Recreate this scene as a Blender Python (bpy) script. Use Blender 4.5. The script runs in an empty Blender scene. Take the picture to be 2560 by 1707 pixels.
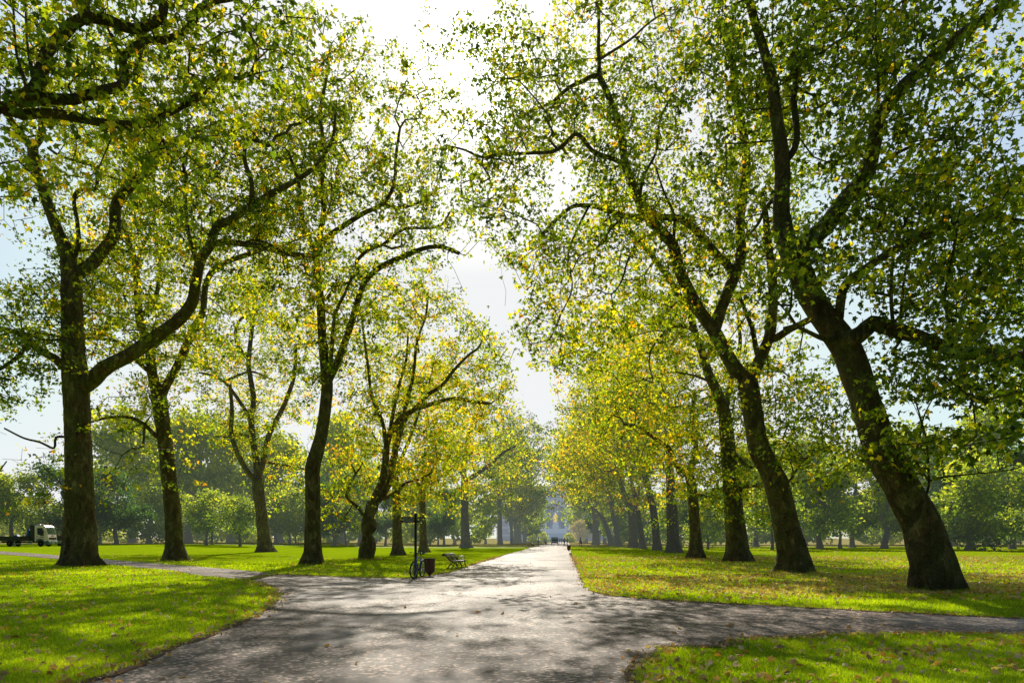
import bpy, bmesh, math, random
import numpy as np
from mathutils import Vector, Matrix, noise
from mathutils.geometry import tessellate_polygon

random.seed(11)
RNG = np.random.default_rng(11)
SC = bpy.context.scene
COL = SC.collection
PI = math.pi

# ------------------------------------------------------------------ survey of the place
# bearings were read off the photograph: column, row and distance give a point in metres
CX, HZ, FL, EYE = 1280.0, 1345.0, 1706.67, 1.6

def sstep(t):
    t = max(0.0, min(1.0, t))
    return t * t * (3 - 2 * t)

def gz(x, y):
    return 0.55 * sstep((-x - 14) / 40) * sstep((y - 25) / 55)

def sstep_np(t):
    t = np.clip(t, 0, 1)
    return t * t * (3 - 2 * t)

def gz_np(x, y):
    return 0.55 * sstep_np((-x - 14) / 40) * sstep_np((y - 25) / 55)

def at(px, py, Y):
    return Vector(((px - CX) / FL * Y, Y, EYE + (HZ - py) / FL * Y))

def ground_at(px, py):
    Y = EYE * FL / (py - HZ)
    for _ in range(40):
        g = gz((px - CX) / FL * Y, Y)
        Y = 0.5 * Y + 0.5 * (EYE - g) * FL / (py - HZ)
    x = (px - CX) / FL * Y
    return Vector((x, Y, gz(x, Y)))

# ------------------------------------------------------------------ tagging
def tag(o, label=None, cat=None, group=None, kind=None):
    if label: o['label'] = label
    if cat: o['category'] = cat
    if group: o['group'] = group
    if kind: o['kind'] = kind
    return o

def empty(name, loc=(0, 0, 0), rz=0.0, label=None, cat=None, group=None):
    o = bpy.data.objects.new(name, None)
    COL.objects.link(o)
    o.location = loc
    o.rotation_euler = (0, 0, rz)
    o.empty_display_size = 0.2
    return tag(o, label, cat, group)

def link(name, me, parent=None):
    o = bpy.data.objects.new(name, me)
    COL.objects.link(o)
    if parent is not None:
        o.parent = parent
    return o

def copy_tree(o, parent=None):
    kids = list(o.children)
    c = o.copy()
    COL.objects.link(c)
    c.parent = parent
    for k in kids:
        copy_tree(k, c)
    return c

# ------------------------------------------------------------------ mesh builder
class MB:
    def __init__(self):
        self.v, self.f = [], []

    def add(self, vs, fs, M=None):
        b = len(self.v)
        for p in vs:
            p = Vector(p)
            self.v.append(tuple(M @ p) if M is not None else tuple(p))
        for q in fs:
            self.f.append(tuple(i + b for i in q))
        return self

    def box(self, c, s, rz=0, M=None, taper=(1, 1)):
        x, y, z = s[0] / 2, s[1] / 2, s[2] / 2
        tx, ty = taper
        vs = [(-x, -y, -z), (x, -y, -z), (x, y, -z), (-x, y, -z), (-x * tx, -y * ty, z), (x * tx, -y * ty, z), (x * tx, y * ty, z), (-x * tx, y * ty, z)]
        T = Matrix.Translation(c) @ Matrix.Rotation(rz, 4, 'Z')
        if M is not None: T = M @ T
        return self.add(vs, [(0, 3, 2, 1), (4, 5, 6, 7), (0, 1, 5, 4), (1, 2, 6, 5), (2, 3, 7, 6), (3, 0, 4, 7)], T)

    def bar(self, p0, p1, w, h=None):
        """a rectangular bar from p0 to p1"""
        p0, p1 = Vector(p0), Vector(p1)
        d = p1 - p0
        q = d.to_track_quat('X', 'Z').to_matrix().to_4x4()
        T = Matrix.Translation((p0 + p1) / 2) @ q
        return self.box((0, 0, 0), (d.length, w, h or w), 0, T)

    def tube(self, pts, rad, n=8, cap=True, closed=False):
        pts = [Vector(p) for p in pts]
        if not hasattr(rad, '__len__'):
            rad = [rad] * len(pts)
        m = len(pts)
        b = len(self.v)
        up = None
        for i in range(m):
            if closed:
                t = pts[(i + 1) % m] - pts[i - 1]
            else:
                t = pts[min(i + 1, m - 1)] - pts[max(i - 1, 0)]
            t = t.normalized() if t.length > 1e-9 else Vector((0, 0, 1))
            if up is None:
                up = t.orthogonal().normalized()
            up = (up - t * up.dot(t))
            up = up.normalized() if up.length > 1e-6 else t.orthogonal().normalized()
            s = t.cross(up)
            for k in range(n):
                a = 2 * PI * k / n
                self.v.append(tuple(pts[i] + (up * math.cos(a) + s * math.sin(a)) * rad[i]))
        for i in range(m if closed else m - 1):
            j = (i + 1) % m
            for k in range(n):
                k2 = (k + 1) % n
                self.f.append((b + i * n + k, b + i * n + k2, b + j * n + k2, b + j * n + k))
        if cap and not closed:
            self.f.append(tuple(b + k for k in reversed(range(n))))
            self.f.append(tuple(b + (m - 1) * n + k for k in range(n)))
        return self

    def lathe(self, prof, n=16, M=None, c=(0, 0, 0), sx=1, sy=1, caps=True, rot=0.0):
        vs, fs = [], []
        m = len(prof)
        for r, z in prof:
            for k in range(n):
                a = 2 * PI * k / n + rot
                vs.append((c[0] + r * math.cos(a) * sx, c[1] + r * math.sin(a) * sy, c[2] + z))
        for i in range(m - 1):
            for k in range(n):
                k2 = (k + 1) % n
                fs.append((i * n + k, i * n + k2, (i + 1) * n + k2, (i + 1) * n + k))
        if caps:
            fs.append(tuple(reversed(range(n))))
            fs.append(tuple((m - 1) * n + k for k in range(n)))
        return self.add(vs, fs, M)

    def ball(self, c, r, n=12, m=8, M=None):
        prof = []
        if not hasattr(r, '__len__'): r = (r, r, r)
        for i in range(m + 1):
            a = -PI / 2 + PI * i / m
            prof.append((max(math.cos(a), 0.02) * 1.0, math.sin(a) * r[2]))
        return self.lathe(prof, n, M, c, r[0], r[1])

    def prism(self, poly, h0, h1, M=None):
        """poly in local xz-plane extruded along y from h0 to h1"""
        n = len(poly)
        vs = [(x, h0, z) for x, z in poly] + [(x, h1, z) for x, z in poly]
        fs = [tuple(range(n)), tuple(reversed(range(n, 2 * n)))]
        for i in range(n):
            j = (i + 1) % n
            fs.append((i, i + n, j + n, j))
        return self.add(vs, fs, M)

    def build(self, name, mat, parent=None, smooth=False, bevel=0.0):
        me = bpy.data.meshes.new(name)
        me.from_pydata(self.v, [], self.f)
        bm = bmesh.new()
        bm.from_mesh(me)
        if bevel:
            es = [e for e in bm.edges if len(e.link_faces) == 2 and e.calc_face_angle(0) > 0.6]
            try:
                bmesh.ops.bevel(bm, geom=es, offset=bevel, segments=2, affect='EDGES', clamp_overlap=True)
            except Exception:
                pass
        bmesh.ops.recalc_face_normals(bm, faces=bm.faces[:])
        bm.to_mesh(me)
        bm.free()
        me.materials.append(mat)
        if smooth:
            me.polygons.foreach_set('use_smooth', [True] * len(me.polygons))
        return link(name, me, parent)

def np_mesh(name, V, F, mats, smooth=False, tint=None, midx=None):
    """V (n,3), F (m,k) uniform faces"""
    me = bpy.data.meshes.new(name)
    k = F.shape[1]
    me.vertices.add(len(V)); me.vertices.foreach_set('co', V.astype(np.float32).ravel())
    me.loops.add(F.size); me.loops.foreach_set('vertex_index', F.astype(np.int32).ravel())
    me.polygons.add(len(F))
    me.polygons.foreach_set('loop_start', np.arange(0, F.size, k, dtype=np.int32))
    if midx is not None:
        me.polygons.foreach_set('material_index', midx.astype(np.int32))
    me.polygons.foreach_set('use_smooth', np.full(len(F), smooth, dtype=bool))
    if tint is not None:
        a = me.attributes.new('tint', 'FLOAT', 'POINT')
        a.data.foreach_set('value', tint.astype(np.float32))
    for m in mats: me.materials.append(m)
    me.update(calc_edges=True)
    me.validate()
    return me

# ------------------------------------------------------------------ materials
def new_mat(name):
    m = bpy.data.materials.new(name)
    m.use_nodes = True
    m.node_tree.nodes.clear()
    return m, m.node_tree

def N(nt, typ, **kw):
    n = nt.nodes.new(typ)
    for k, v in kw.items():
        if k.startswith('i_'):
            n.inputs[k[2:].replace('_', ' ')].default_value = v
        else:
            setattr(n, k, v)
    return n

def ramp(nt, fac, stops, interp='LINEAR'):
    r = nt.nodes.new('ShaderNodeValToRGB')
    r.color_ramp.interpolation = interp
    e = r.color_ramp.elements
    while len(e) > 1: e.remove(e[0])
    e[0].position, e[0].color = stops[0][0], (*stops[0][1], 1)
    for p, c in stops[1:]:
        q = e.new(p); q.color = (*c, 1)
    nt.links.new(fac, r.inputs[0])
    return r.outputs[0]

def mixc(nt, fac, a, b, blend='MIX'):
    m = nt.nodes.new('ShaderNodeMix')
    m.data_type = 'RGBA'; m.blend_type = blend
    for inp, val in ((m.inputs[0], fac), (m.inputs[6], a), (m.inputs[7], b)):
        if isinstance(val, bpy.types.NodeSocket): nt.links.new(val, inp)
        elif isinstance(val, (int, float)): inp.default_value = val
        else: inp.default_value = (*val, 1)
    return m.outputs[2]

def tex_noise(nt, scale, detail=4, rough=0.55, vec=None, dist=0.0):
    n = N(nt, 'ShaderNodeTexNoise')
    n.inputs['Scale'].default_value = scale
    n.inputs['Detail'].default_value = detail
    n.inputs['Roughness'].default_value = rough
    n.inputs['Distortion'].default_value = dist
    if vec is not None: nt.links.new(vec, n.inputs['Vector'])
    return n.outputs['Fac']

def world_pos(nt):
    return nt.nodes.new('ShaderNodeNewGeometry').outputs['Position']

def obj_pos(nt):
    return nt.nodes.new('ShaderNodeTexCoord').outputs['Object']

def painted_haze(nt, shader, amount=1.0, col=(0.53, 0.61, 0.55), glow=0.62):
    """distant haze painted into the surface as a glow: thickens with distance into the park (a fixed place, the same from every side)"""
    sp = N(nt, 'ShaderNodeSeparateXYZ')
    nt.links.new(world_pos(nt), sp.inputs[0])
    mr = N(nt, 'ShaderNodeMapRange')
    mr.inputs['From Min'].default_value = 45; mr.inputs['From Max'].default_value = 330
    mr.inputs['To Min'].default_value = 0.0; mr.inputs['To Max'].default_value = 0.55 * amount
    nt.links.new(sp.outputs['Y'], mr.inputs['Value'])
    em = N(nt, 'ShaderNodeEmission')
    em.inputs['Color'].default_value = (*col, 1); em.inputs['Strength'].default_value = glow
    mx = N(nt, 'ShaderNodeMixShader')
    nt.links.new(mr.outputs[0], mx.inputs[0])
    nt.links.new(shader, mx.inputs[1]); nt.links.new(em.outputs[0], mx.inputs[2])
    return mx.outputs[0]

def finish(nt, shader):
    o = N(nt, 'ShaderNodeOutputMaterial')
    nt.links.new(shader, o.inputs['Surface'])

def bump(nt, h, strength=0.3, dist=0.02):
    b = N(nt, 'ShaderNodeBump')
    b.inputs['Strength'].default_value = strength; b.inputs['Distance'].default_value = dist
    nt.links.new(h, b.inputs['Height'])
    return b.outputs[0]

def simple(name, col, rough=0.6, metal=0.0, var=0.15, scale=8.0, haze=0.0, spec=0.5, coat=0.0):
    m, nt = new_mat(name)
    p = N(nt, 'ShaderNodeBsdfPrincipled')
    p.inputs['Roughness'].default_value = rough
    p.inputs['Metallic'].default_value = metal
    p.inputs['Specular IOR Level'].default_value = spec
    p.inputs['Coat Weight'].default_value = coat
    f = tex_noise(nt, scale, 5, 0.6, obj_pos(nt))
    dark = tuple(c * (1 - var) for c in col); lite = tuple(min(1, c * (1 + var)) for c in col)
    c = ramp(nt, f, [(0.3, dark), (0.7, lite)])
    nt.links.new(c, p.inputs['Base Color'])
    finish(nt, painted_haze(nt, p.outputs[0], haze, (0.56, 0.70, 0.88), 0.85) if haze else p.outputs[0])
    return m

def leaf_mat(name, stops, trans=0.55, gain=1.0, haze=0.0):
    m, nt = new_mat(name)
    at_ = N(nt, 'ShaderNodeAttribute', attribute_name='tint')
    col = ramp(nt, at_.outputs['Fac'], stops)
    d = N(nt, 'ShaderNodeBsdfDiffuse'); t = N(nt, 'ShaderNodeBsdfTranslucent'); g = N(nt, 'ShaderNodeBsdfGlossy')
    nt.links.new(col, d.inputs['Color'])
    tc = mixc(nt, 1.0, col, (2.55 * gain, 2.5 * gain, 0.8 * gain), 'MULTIPLY')
    nt.links.new(tc, t.inputs['Color'])
    mx = N(nt, 'ShaderNodeMixShader'); mx.inputs[0].default_value = trans
    nt.links.new(d.outputs[0], mx.inputs[1]); nt.links.new(t.outputs[0], mx.inputs[2])
    g.inputs['Roughness'].default_value = 0.45; g.inputs['Color'].default_value = (0.8, 0.85, 0.8, 1)
    m2 = N(nt, 'ShaderNodeMixShader'); m2.inputs[0].default_value = 0.05
    nt.links.new(mx.outputs[0], m2.inputs[1]); nt.links.new(g.outputs[0], m2.inputs[2])
    finish(nt, painted_haze(nt, m2.outputs[0], haze) if haze else m2.outputs[0])
    return m

PLANE_STOPS = [(0.0, (0.012, 0.024, 0.003)), (0.35, (0.055, 0.088, 0.006)), (0.6, (0.15, 0.185, 0.009)), (0.8, (0.32, 0.29, 0.012)), (0.94, (0.45, 0.32, 0.014)), (1.0, (0.38, 0.17, 0.014))]
DARK_STOPS = [(0.0, (0.012, 0.032, 0.012)), (0.5, (0.035, 0.075, 0.018)), (1.0, (0.10, 0.16, 0.03))]
MIX_STOPS = [(0.0, (0.022, 0.046, 0.012)), (0.4, (0.075, 0.115, 0.016)), (0.7, (0.20, 0.22, 0.024)), (1.0, (0.42, 0.36, 0.04))]
RUST_STOPS = [(0.0, (0.10, 0.055, 0.02)), (0.5, (0.28, 0.15, 0.035)), (1.0, (0.42, 0.28, 0.05))]

def bark_mat(name, haze=0.0, lift=1.0):
    m, nt = new_mat(name)
    p = N(nt, 'ShaderNodeBsdfPrincipled')
    p.inputs['Roughness'].default_value = 0.85
    p.inputs['Specular IOR Level'].default_value = 0.25
    pos = world_pos(nt)
    mp = N(nt, 'ShaderNodeMapping'); mp.inputs['Scale'].default_value = (1, 1, 0.45)
    nt.links.new(pos, mp.inputs[0])
    n1 = tex_noise(nt, 2.2, 6, 0.62, mp.outputs[0], 0.6)
    n2 = tex_noise(nt, 3.6, 6, 0.65, mp.outputs[0], 0.6)
    n3 = tex_noise(nt, 26, 5, 0.7, mp.outputs[0])
    L = lift
    base = ramp(nt, n1, [(0.30, (0.030 * L, 0.021 * L, 0.013 * L)), (0.45, (0.085 * L, 0.058 * L, 0.034 * L)), (0.56, (0.075 * L, 0.072 * L, 0.030 * L)), (0.70, (0.17 * L, 0.13 * L, 0.085 * L))])
    pf = ramp(nt, n2, [(0.565, (0, 0, 0)), (0.62, (0.75, 0.75, 0.75))])
    c = mixc(nt, pf, base, (0.17 * L, 0.14 * L, 0.085 * L))
    vo = N(nt, 'ShaderNodeTexVoronoi'); vo.inputs['Scale'].default_value = 5.0; nt.links.new(mp.outputs[0], vo.inputs['Vector'])
    vc = N(nt, 'ShaderNodeSeparateColor'); nt.links.new(vo.outputs['Color'], vc.inputs[0])
    c = mixc(nt, 0.7, c, ramp(nt, vc.outputs[0], [(0.0, (0.45, 0.42, 0.38)), (0.6, (1.0, 1.0, 0.95)), (1.0, (1.6, 1.55, 1.4))], 'CONSTANT' if False else 'LINEAR'), 'MULTIPLY')
    # moss creeps up the foot and the shaded hollows
    c = mixc(nt, ramp(nt, tex_noise(nt, 1.1, 4, 0.6, pos), [(0.5, (0, 0, 0)), (0.66, (0.7, 0.7, 0.7))]), c, (0.055 * L, 0.062 * L, 0.018 * L))
    c2 = mixc(nt, 0.85, c, ramp(nt, n3, [(0.32, (0.28, 0.28, 0.28)), (0.68, (1.4, 1.4, 1.4))]), 'MULTIPLY')
    nt.links.new(c2, p.inputs['Base Color'])
    mp2 = N(nt, 'ShaderNodeMapping'); mp2.inputs['Scale'].default_value = (1, 1, 1.8)
    nt.links.new(pos, mp2.inputs[0])
    hh = N(nt, 'ShaderNodeMath', operation='ADD')
    nt.links.new(tex_noise(nt, 4.0, 5, 0.6, mp2.outputs[0], 0.4), hh.inputs[0]); nt.links.new(n3, hh.inputs[1])
    nt.links.new(bump(nt, hh.outputs[0], 1.0, 0.12), p.inputs['Normal'])
    finish(nt, painted_haze(nt, p.outputs[0], haze) if haze else p.outputs[0])
    return m

M_BARK = bark_mat('plane_bark', 0.3, 2.4)
M_BARK_FAR = bark_mat('far_bark', 0.8, 1.3)
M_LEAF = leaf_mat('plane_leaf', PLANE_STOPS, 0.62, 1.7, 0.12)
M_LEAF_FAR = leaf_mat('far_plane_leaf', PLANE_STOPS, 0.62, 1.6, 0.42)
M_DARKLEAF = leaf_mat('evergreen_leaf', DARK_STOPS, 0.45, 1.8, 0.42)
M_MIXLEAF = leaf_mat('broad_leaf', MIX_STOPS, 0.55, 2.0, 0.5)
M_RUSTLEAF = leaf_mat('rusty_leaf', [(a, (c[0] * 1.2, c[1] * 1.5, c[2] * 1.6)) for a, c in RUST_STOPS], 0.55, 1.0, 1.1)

M_IRON = simple('black_iron', (0.012, 0.013, 0.014), 0.35, 0.0, 0.3, 30, spec=0.6)
M_WHITE = simple('white_paint', (0.78, 0.78, 0.76), 0.35, var=0.05)
M_RUBBER = simple('black_rubber', (0.015, 0.015, 0.016), 0.8)
M_GLASS = simple('dark_window_glass', (0.02, 0.025, 0.03), 0.08, spec=0.8)

# ------------------------------------------------------------------ leaves and twigs
T_NEAR_V = np.array([(0, 0, 0), (-.06, .28, -.06), (.17, .27, -.04), (.40, .52, -.14), (.50, .22, -.03), (1, 0, -.16), (.50, -.22, -.03), (.40, -.52, -.14), (.17, -.27, -.04), (-.06, -.28, -.06)], dtype=np.float32)
T_NEAR_F = np.array([(0, 2, 1), (0, 3, 2), (0, 4, 3), (0, 5, 4), (0, 6, 5), (0, 7, 6), (0, 8, 7), (0, 9, 8)], dtype=np.int64)
T_MID_V = np.array([(0, 0, 0), (.28, .48, -.12), (.46, .2, -.02), (1, 0, -.14), (.46, -.2, -.02), (.28, -.48, -.12)], dtype=np.float32)
T_MID_F = np.array([(0, 2, 1), (0, 3, 2), (0, 4, 3), (0, 5, 4)], dtype=np.int64)
T_FAR_V = np.array([(0, 0, 0), (.4, .42, -.08), (1, 0, -.12), (.4, -.42, -.08)], dtype=np.float32)
T_FAR_F = np.array([(0, 2, 1), (0, 3, 2)], dtype=np.int64)
TPL = {'near': (T_NEAR_V, T_NEAR_F), 'mid': (T_MID_V, T_MID_F), 'far': (T_FAR_V, T_FAR_F)}

def unit(a):
    return a / np.maximum(np.linalg.norm(a, axis=1, keepdims=True), 1e-9)

def leaf_arrays(C, size, tint, lod, rng, up=0.55, flat=False):
    n = len(C)
    tv, tf = TPL[lod]
    nor = rng.normal(size=(n, 3)); nor = unit(nor) * 0.75
    nor[:, 2] += up
    nor = unit(nor)
    u = rng.normal(size=(n, 3))
    if not flat: u[:, 2] -= 0.5
    u = unit(u - nor * np.sum(u * nor, axis=1, keepdims=True))
    w = np.cross(nor, u)
    s = size[:, None]
    curl = rng.uniform(0.6, 2.2, size=(n, 1, 1)).astype(np.float32)
    V = (C[:, None, :] + (s[:, :, None] * (tv[None, :, 0:1] - 0.35)) * u[:, None, :] + (s[:, :, None] * tv[None, :, 1:2]) * w[:, None, :] + (s[:, :, None] * tv[None, :, 2:3] * curl) * nor[:, None, :])
    k = len(tv)
    F = tf[None] + (np.arange(n) * k)[:, None, None]
    return V.reshape(-1, 3), F.reshape(-1, 3), np.repeat(tint, k)

def twig_arrays(P0, P1, R0, R1):
    n = len(P0)
    if n == 0:
        return np.zeros((0, 3)), np.zeros((0, 3), dtype=np.int64)
    t = unit(P1 - P0)
    a = np.where(np.abs(t[:, 2:3]) < 0.9, np.array([[0, 0, 1.0]]), np.array([[1.0, 0, 0]]))
    u = unit(np.cross(t, a)); w = np.cross(t, u)
    vs = []
    for P, R in ((P0, R0), (P1, R1)):
        for k in range(3):
            an = 2 * PI * k / 3
            vs.append(P + (u * math.cos(an) + w * math.sin(an)) * R[:, None])
    V = np.stack(vs, axis=1)
    f = []
    for k in range(3):
        k2 = (k + 1) % 3
        f += [(k, k2, 3 + k2), (k, 3 + k2, 3 + k)]
    F = np.array(f)[None] + (np.arange(n) * 6)[:, None, None]
    return V.reshape(-1, 3), F.reshape(-1, 3)

# openings where the sky shows between the crowns (polygon of bearings, share of foliage kept)
GAPS = [
    ([(905, -20), (1098, -20), (1072, 30), (1040, 75), (985, 118), (940, 120), (905, 60)], 0.03),
    ([(1165, -20), (1262, -20), (1235, 65), (1190, 30)], 0.1),
    ([(1095, 160), (1215, 130), (1225, 205), (1120, 215)], 0.25),
    ([(1093, 700), (1140, 628), (1215, 668), (1290, 705), (1300, 830), (1350, 950), (1392, 912), (1410, 938), (1338, 1003), (1300, 955), (1245, 840), (1175, 765)], 0.02),
    ([(824, 985), (868, 975), (862, 1045), (826, 1090)], 0.1),
    ([(-50, 1040), (165, 985), (165, 1130), (45, 1210), (-50, 1215)], 0.22),
    ([(-50, 500), (125, 505), (130, 690), (-50, 700)], 0.3),
    ([(235, 925), (330, 900), (300, 1010), (235, 1040)], 0.35),
    ([(2180, 1000), (2440, 1000), (2560, 1075), (2200, 1060)], 0.35),
    ([(1310, 955), (1400, 945), (1390, 1010), (1340, 1030)], 0.4),
]

def in_poly(poly, X, Y):
    inside = np.zeros(len(X), dtype=bool)
    n = len(poly)
    j = n - 1
    for i in range(n):
        xi, yi = poly[i]; xj, yj = poly[j]
        c = ((yi > Y) != (yj > Y)) & (X < (xj - xi) * (Y - yi) / ((yj - yi) if yj != yi else 1e-9) + xi)
        inside ^= c
        j = i
    return inside

def gap_keep(P, rng):
    px = CX + FL * P[:, 0] / np.maximum(P[:, 1], 1)
    py = HZ - FL * (P[:, 2] - EYE) / np.maximum(P[:, 1], 1)
    # ragged edges
    px = px + 26 * np.sin(P[:, 2] * 1.7 + P[:, 0] * 2.1) + 20 * np.sin(P[:, 1] * 2.9 + P[:, 2] * 4.1) + rng.normal(size=len(P)) * 9
    py = py + 22 * np.sin(P[:, 0] * 1.9 - P[:, 2] * 2.3) + 16 * np.sin(P[:, 1] * 3.7 + P[:, 0] * 4.7)
    keep = np.ones(len(P), dtype=bool)
    for poly, share in GAPS:
        keep &= ~(in_poly(poly, px, py) & (rng.uniform(size=len(P)) > share))
    return keep

def catmull(pts, step):
    """pts: list of tuples (any dimension); resampled curve through them, spacing about step of the first three"""
    A = [np.array(p, dtype=float) for p in pts]
    if len(A) == 2:
        n = max(2, int(np.linalg.norm((A[1] - A[0])[:3]) / step) + 1)
        return [A[0] + (A[1] - A[0]) * t for t in np.linspace(0, 1, n)]
    out = []
    for i in range(len(A) - 1):
        p0 = A[i - 1] if i else 2 * A[0] - A[1]
        p1, p2 = A[i], A[i + 1]
        p3 = A[i + 2] if i + 2 < len(A) else 2 * A[-1] - A[-2]
        n = max(1, int(np.linalg.norm((p2 - p1)[:3]) / step))
        for k in range(n):
            t = k / n
            out.append(0.5 * (2 * p1 + (p2 - p0) * t + (2 * p0 - 5 * p1 + 4 * p2 - p3) * t * t + (3 * p1 - p0 - 3 * p2 + p3) * t ** 3))
    out.append(A[-1])
    return out

def stem_mesh(name, path, parent, origin, n=12, flare=0.0, knob=0.05, mat=None, seed=0.0, zbase=0.0):
    """path: list of (x,y,z,r) world; a lumpy tapered stem"""
    V, F = [], []
    up = None
    m = len(path)
    for i, q in enumerate(path):
        p = Vector(q[:3]); r = q[3]
        t = Vector(path[min(i + 1, m - 1)][:3]) - Vector(path[max(i - 1, 0)][:3])
        t = t.normalized() if t.length > 1e-9 else Vector((0, 0, 1))
        if up is None: up = (Vector((0, 1, 0)) - t * t.y).normalized() if abs(t.y) < .95 else t.orthogonal().normalized()
        up = (up - t * up.dot(t)).normalized()
        s = t.cross(up)
        h = q[2] - zbase
        fl = flare * math.exp(-max(h, 0) / 0.5) if flare else 0.0
        for k in range(n):
            a = 2 * PI * k / n
            d = up * math.cos(a) + s * math.sin(a)
            root = 1 + fl * (0.75 + 0.6 * math.sin(4 * a + seed * 3) + 0.45 * math.sin(7 * a + seed))
            lump = 1 + knob * (noise.noise(Vector((d.x * 1.3 + seed, d.y * 1.3, p.z * 1.1))) * 1.6 + noise.noise(Vector((d.x * 3 + seed, d.y * 3, p.z * 3.1))) * 0.8 + noise.noise(Vector((d.x * 5 + seed, d.y * 5, p.z * 9))) * 0.45)
            V.append(p + d * r * root * lump - origin)
    for i in range(m - 1):
        for k in range(n):
            k2 = (k + 1) % n
            F.append((i * n + k, i * n + k2, (i + 1) * n + k2, (i + 1) * n + k))
    me = bpy.data.meshes.new(name)
    V.append(Vector(path[-1][:3]) - origin)
    me.from_pydata([tuple(v) for v in V], [], F + [((m - 1) * n + k, (m - 1) * n + (k + 1) % n, len(V) - 1) for k in range(n)])
    me.materials.append(mat or M_BARK)
    me.polygons.foreach_set('use_smooth', [True] * len(me.polygons))
    return link(name, me, parent)

def grow(P, R, first, clumps, rng, rtip, cap=0.12, dmax=3.4, lost=None):
    """joins every leaf clump to the nearest wood by a twig; returns twig segments"""
    lost = set() if lost is None else lost
    n0 = len(P)
    cap_n = n0 + len(clumps) * 14 + 10
    pos = np.zeros((cap_n, 3)); pos[:n0] = P
    par = np.full(cap_n, -1, dtype=np.int64)
    cnt = np.zeros(cap_n)
    n = n0
    blocked = np.zeros(cap_n, dtype=bool)
    blocked[:n0] = ~first
    d0 = np.array([np.min(np.sum((P[first] - c) ** 2, axis=1)) for c in clumps])
    for ci in np.argsort(d0):
        c = clumps[ci]
        dv = pos[:n] - c
        d2 = np.einsum('ij,ij->i', dv, dv)
        d2 = d2 * (1 + 0.9 * (dv[:, 2] > 0.2)) + blocked[:n] * 1e9
        j = int(np.argmin(d2))
        a = pos[j].copy(); vec = c - a
        d = math.sqrt(vec @ vec)
        if d > dmax:
            lost.add(int(ci)); continue
        k = min(12, max(1, int(d / 0.75)))
        last = j
        side = rng.normal(size=3) * 0.10 * d
        bow = np.array([0, 0, 0.10 * d])
        for q in range(1, k + 1):
            t = q / k
            p = a + vec * t + (side + bow) * math.sin(PI * t) + (rng.normal(size=3) * 0.07 if q < k else 0)
            if n >= cap_n: break
            pos[n] = p; par[n] = last; last = n; n += 1
        cnt[last] += 1
    for i in range(n - 1, n0 - 1, -1):
        if par[i] >= n0: cnt[par[i]] += cnt[i]
    rad = np.zeros(n)
    rad[:n0] = R
    rad[n0:] = np.minimum(rtip * np.sqrt(cnt[n0:n] + 0.6), cap)
    for i in range(n0, n):
        rad[i] = min(rad[i], max(rad[par[i]] * 0.92, rtip))
    idx = np.arange(n0, n)
    pr = par[idx]
    return pos[pr], pos[idx], np.minimum(rad[pr], rad[idx] * 1.35), rad[idx]

def make_crown(name, clumps, P, R, first, parent, origin, rng, lod, size, per, spread, tint0, tintvar, rtip=0.007, lmat=None, bmat=None, orange=0.05, tex=None):
    lost = set()
    P0, P1, R0, R1 = grow(P, R, first, clumps, rng, rtip, lost=lost)
    clumps = np.array([c for i, c in enumerate(clumps) if i not in lost])
    kt = gap_keep(P1, rng)
    P0, P1, R0, R1 = P0[kt], P1[kt], R0[kt], R1[kt]
    tv, tf = twig_arrays(P0 - origin, P1 - origin, R0, R1)
    k = np.maximum(3, rng.poisson(per, len(clumps)))
    C = np.repeat(clumps, k, axis=0)
    ct = tint0 + rng.normal(size=len(clumps)) * tintvar
    big = np.array([noise.noise(Vector(c * 0.22)) for c in clumps]) * 0.22
    T = np.repeat(ct + big - 0.05, k) + rng.normal(size=len(C)) * 0.18
    C = C + rng.normal(size=C.shape) * np.array([spread, spread, spread * 0.6]) * np.repeat(rng.uniform(0.65, 1.3, len(clumps)), k)[:, None]
    o = rng.uniform(size=len(C)) < orange
    T[o] = rng.uniform(0.8, 0.98, o.sum())
    kp = gap_keep(C, rng)
    C, T = C[kp], T[kp]
    S = size * rng.uniform(0.45, 1.3, len(C))
    lv, lf, lt = leaf_arrays(C - origin, S, np.clip(T, 0, 1), lod, rng)
    V = np.vstack([tv, lv]); F = np.vstack([tf, lf + len(tv)])
    tint = np.concatenate([np.zeros(len(tv)), lt])
    mi = np.concatenate([np.zeros(len(tf)), np.ones(len(lf))])
    me = np_mesh(name, V, F, [bmat or M_BARK, lmat or M_LEAF], False, tint, mi)
    return link(name, me, parent), len(lf)
# ------------------------------------------------------------------ the plane trees
LEAFCOUNT = [0]

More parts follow.
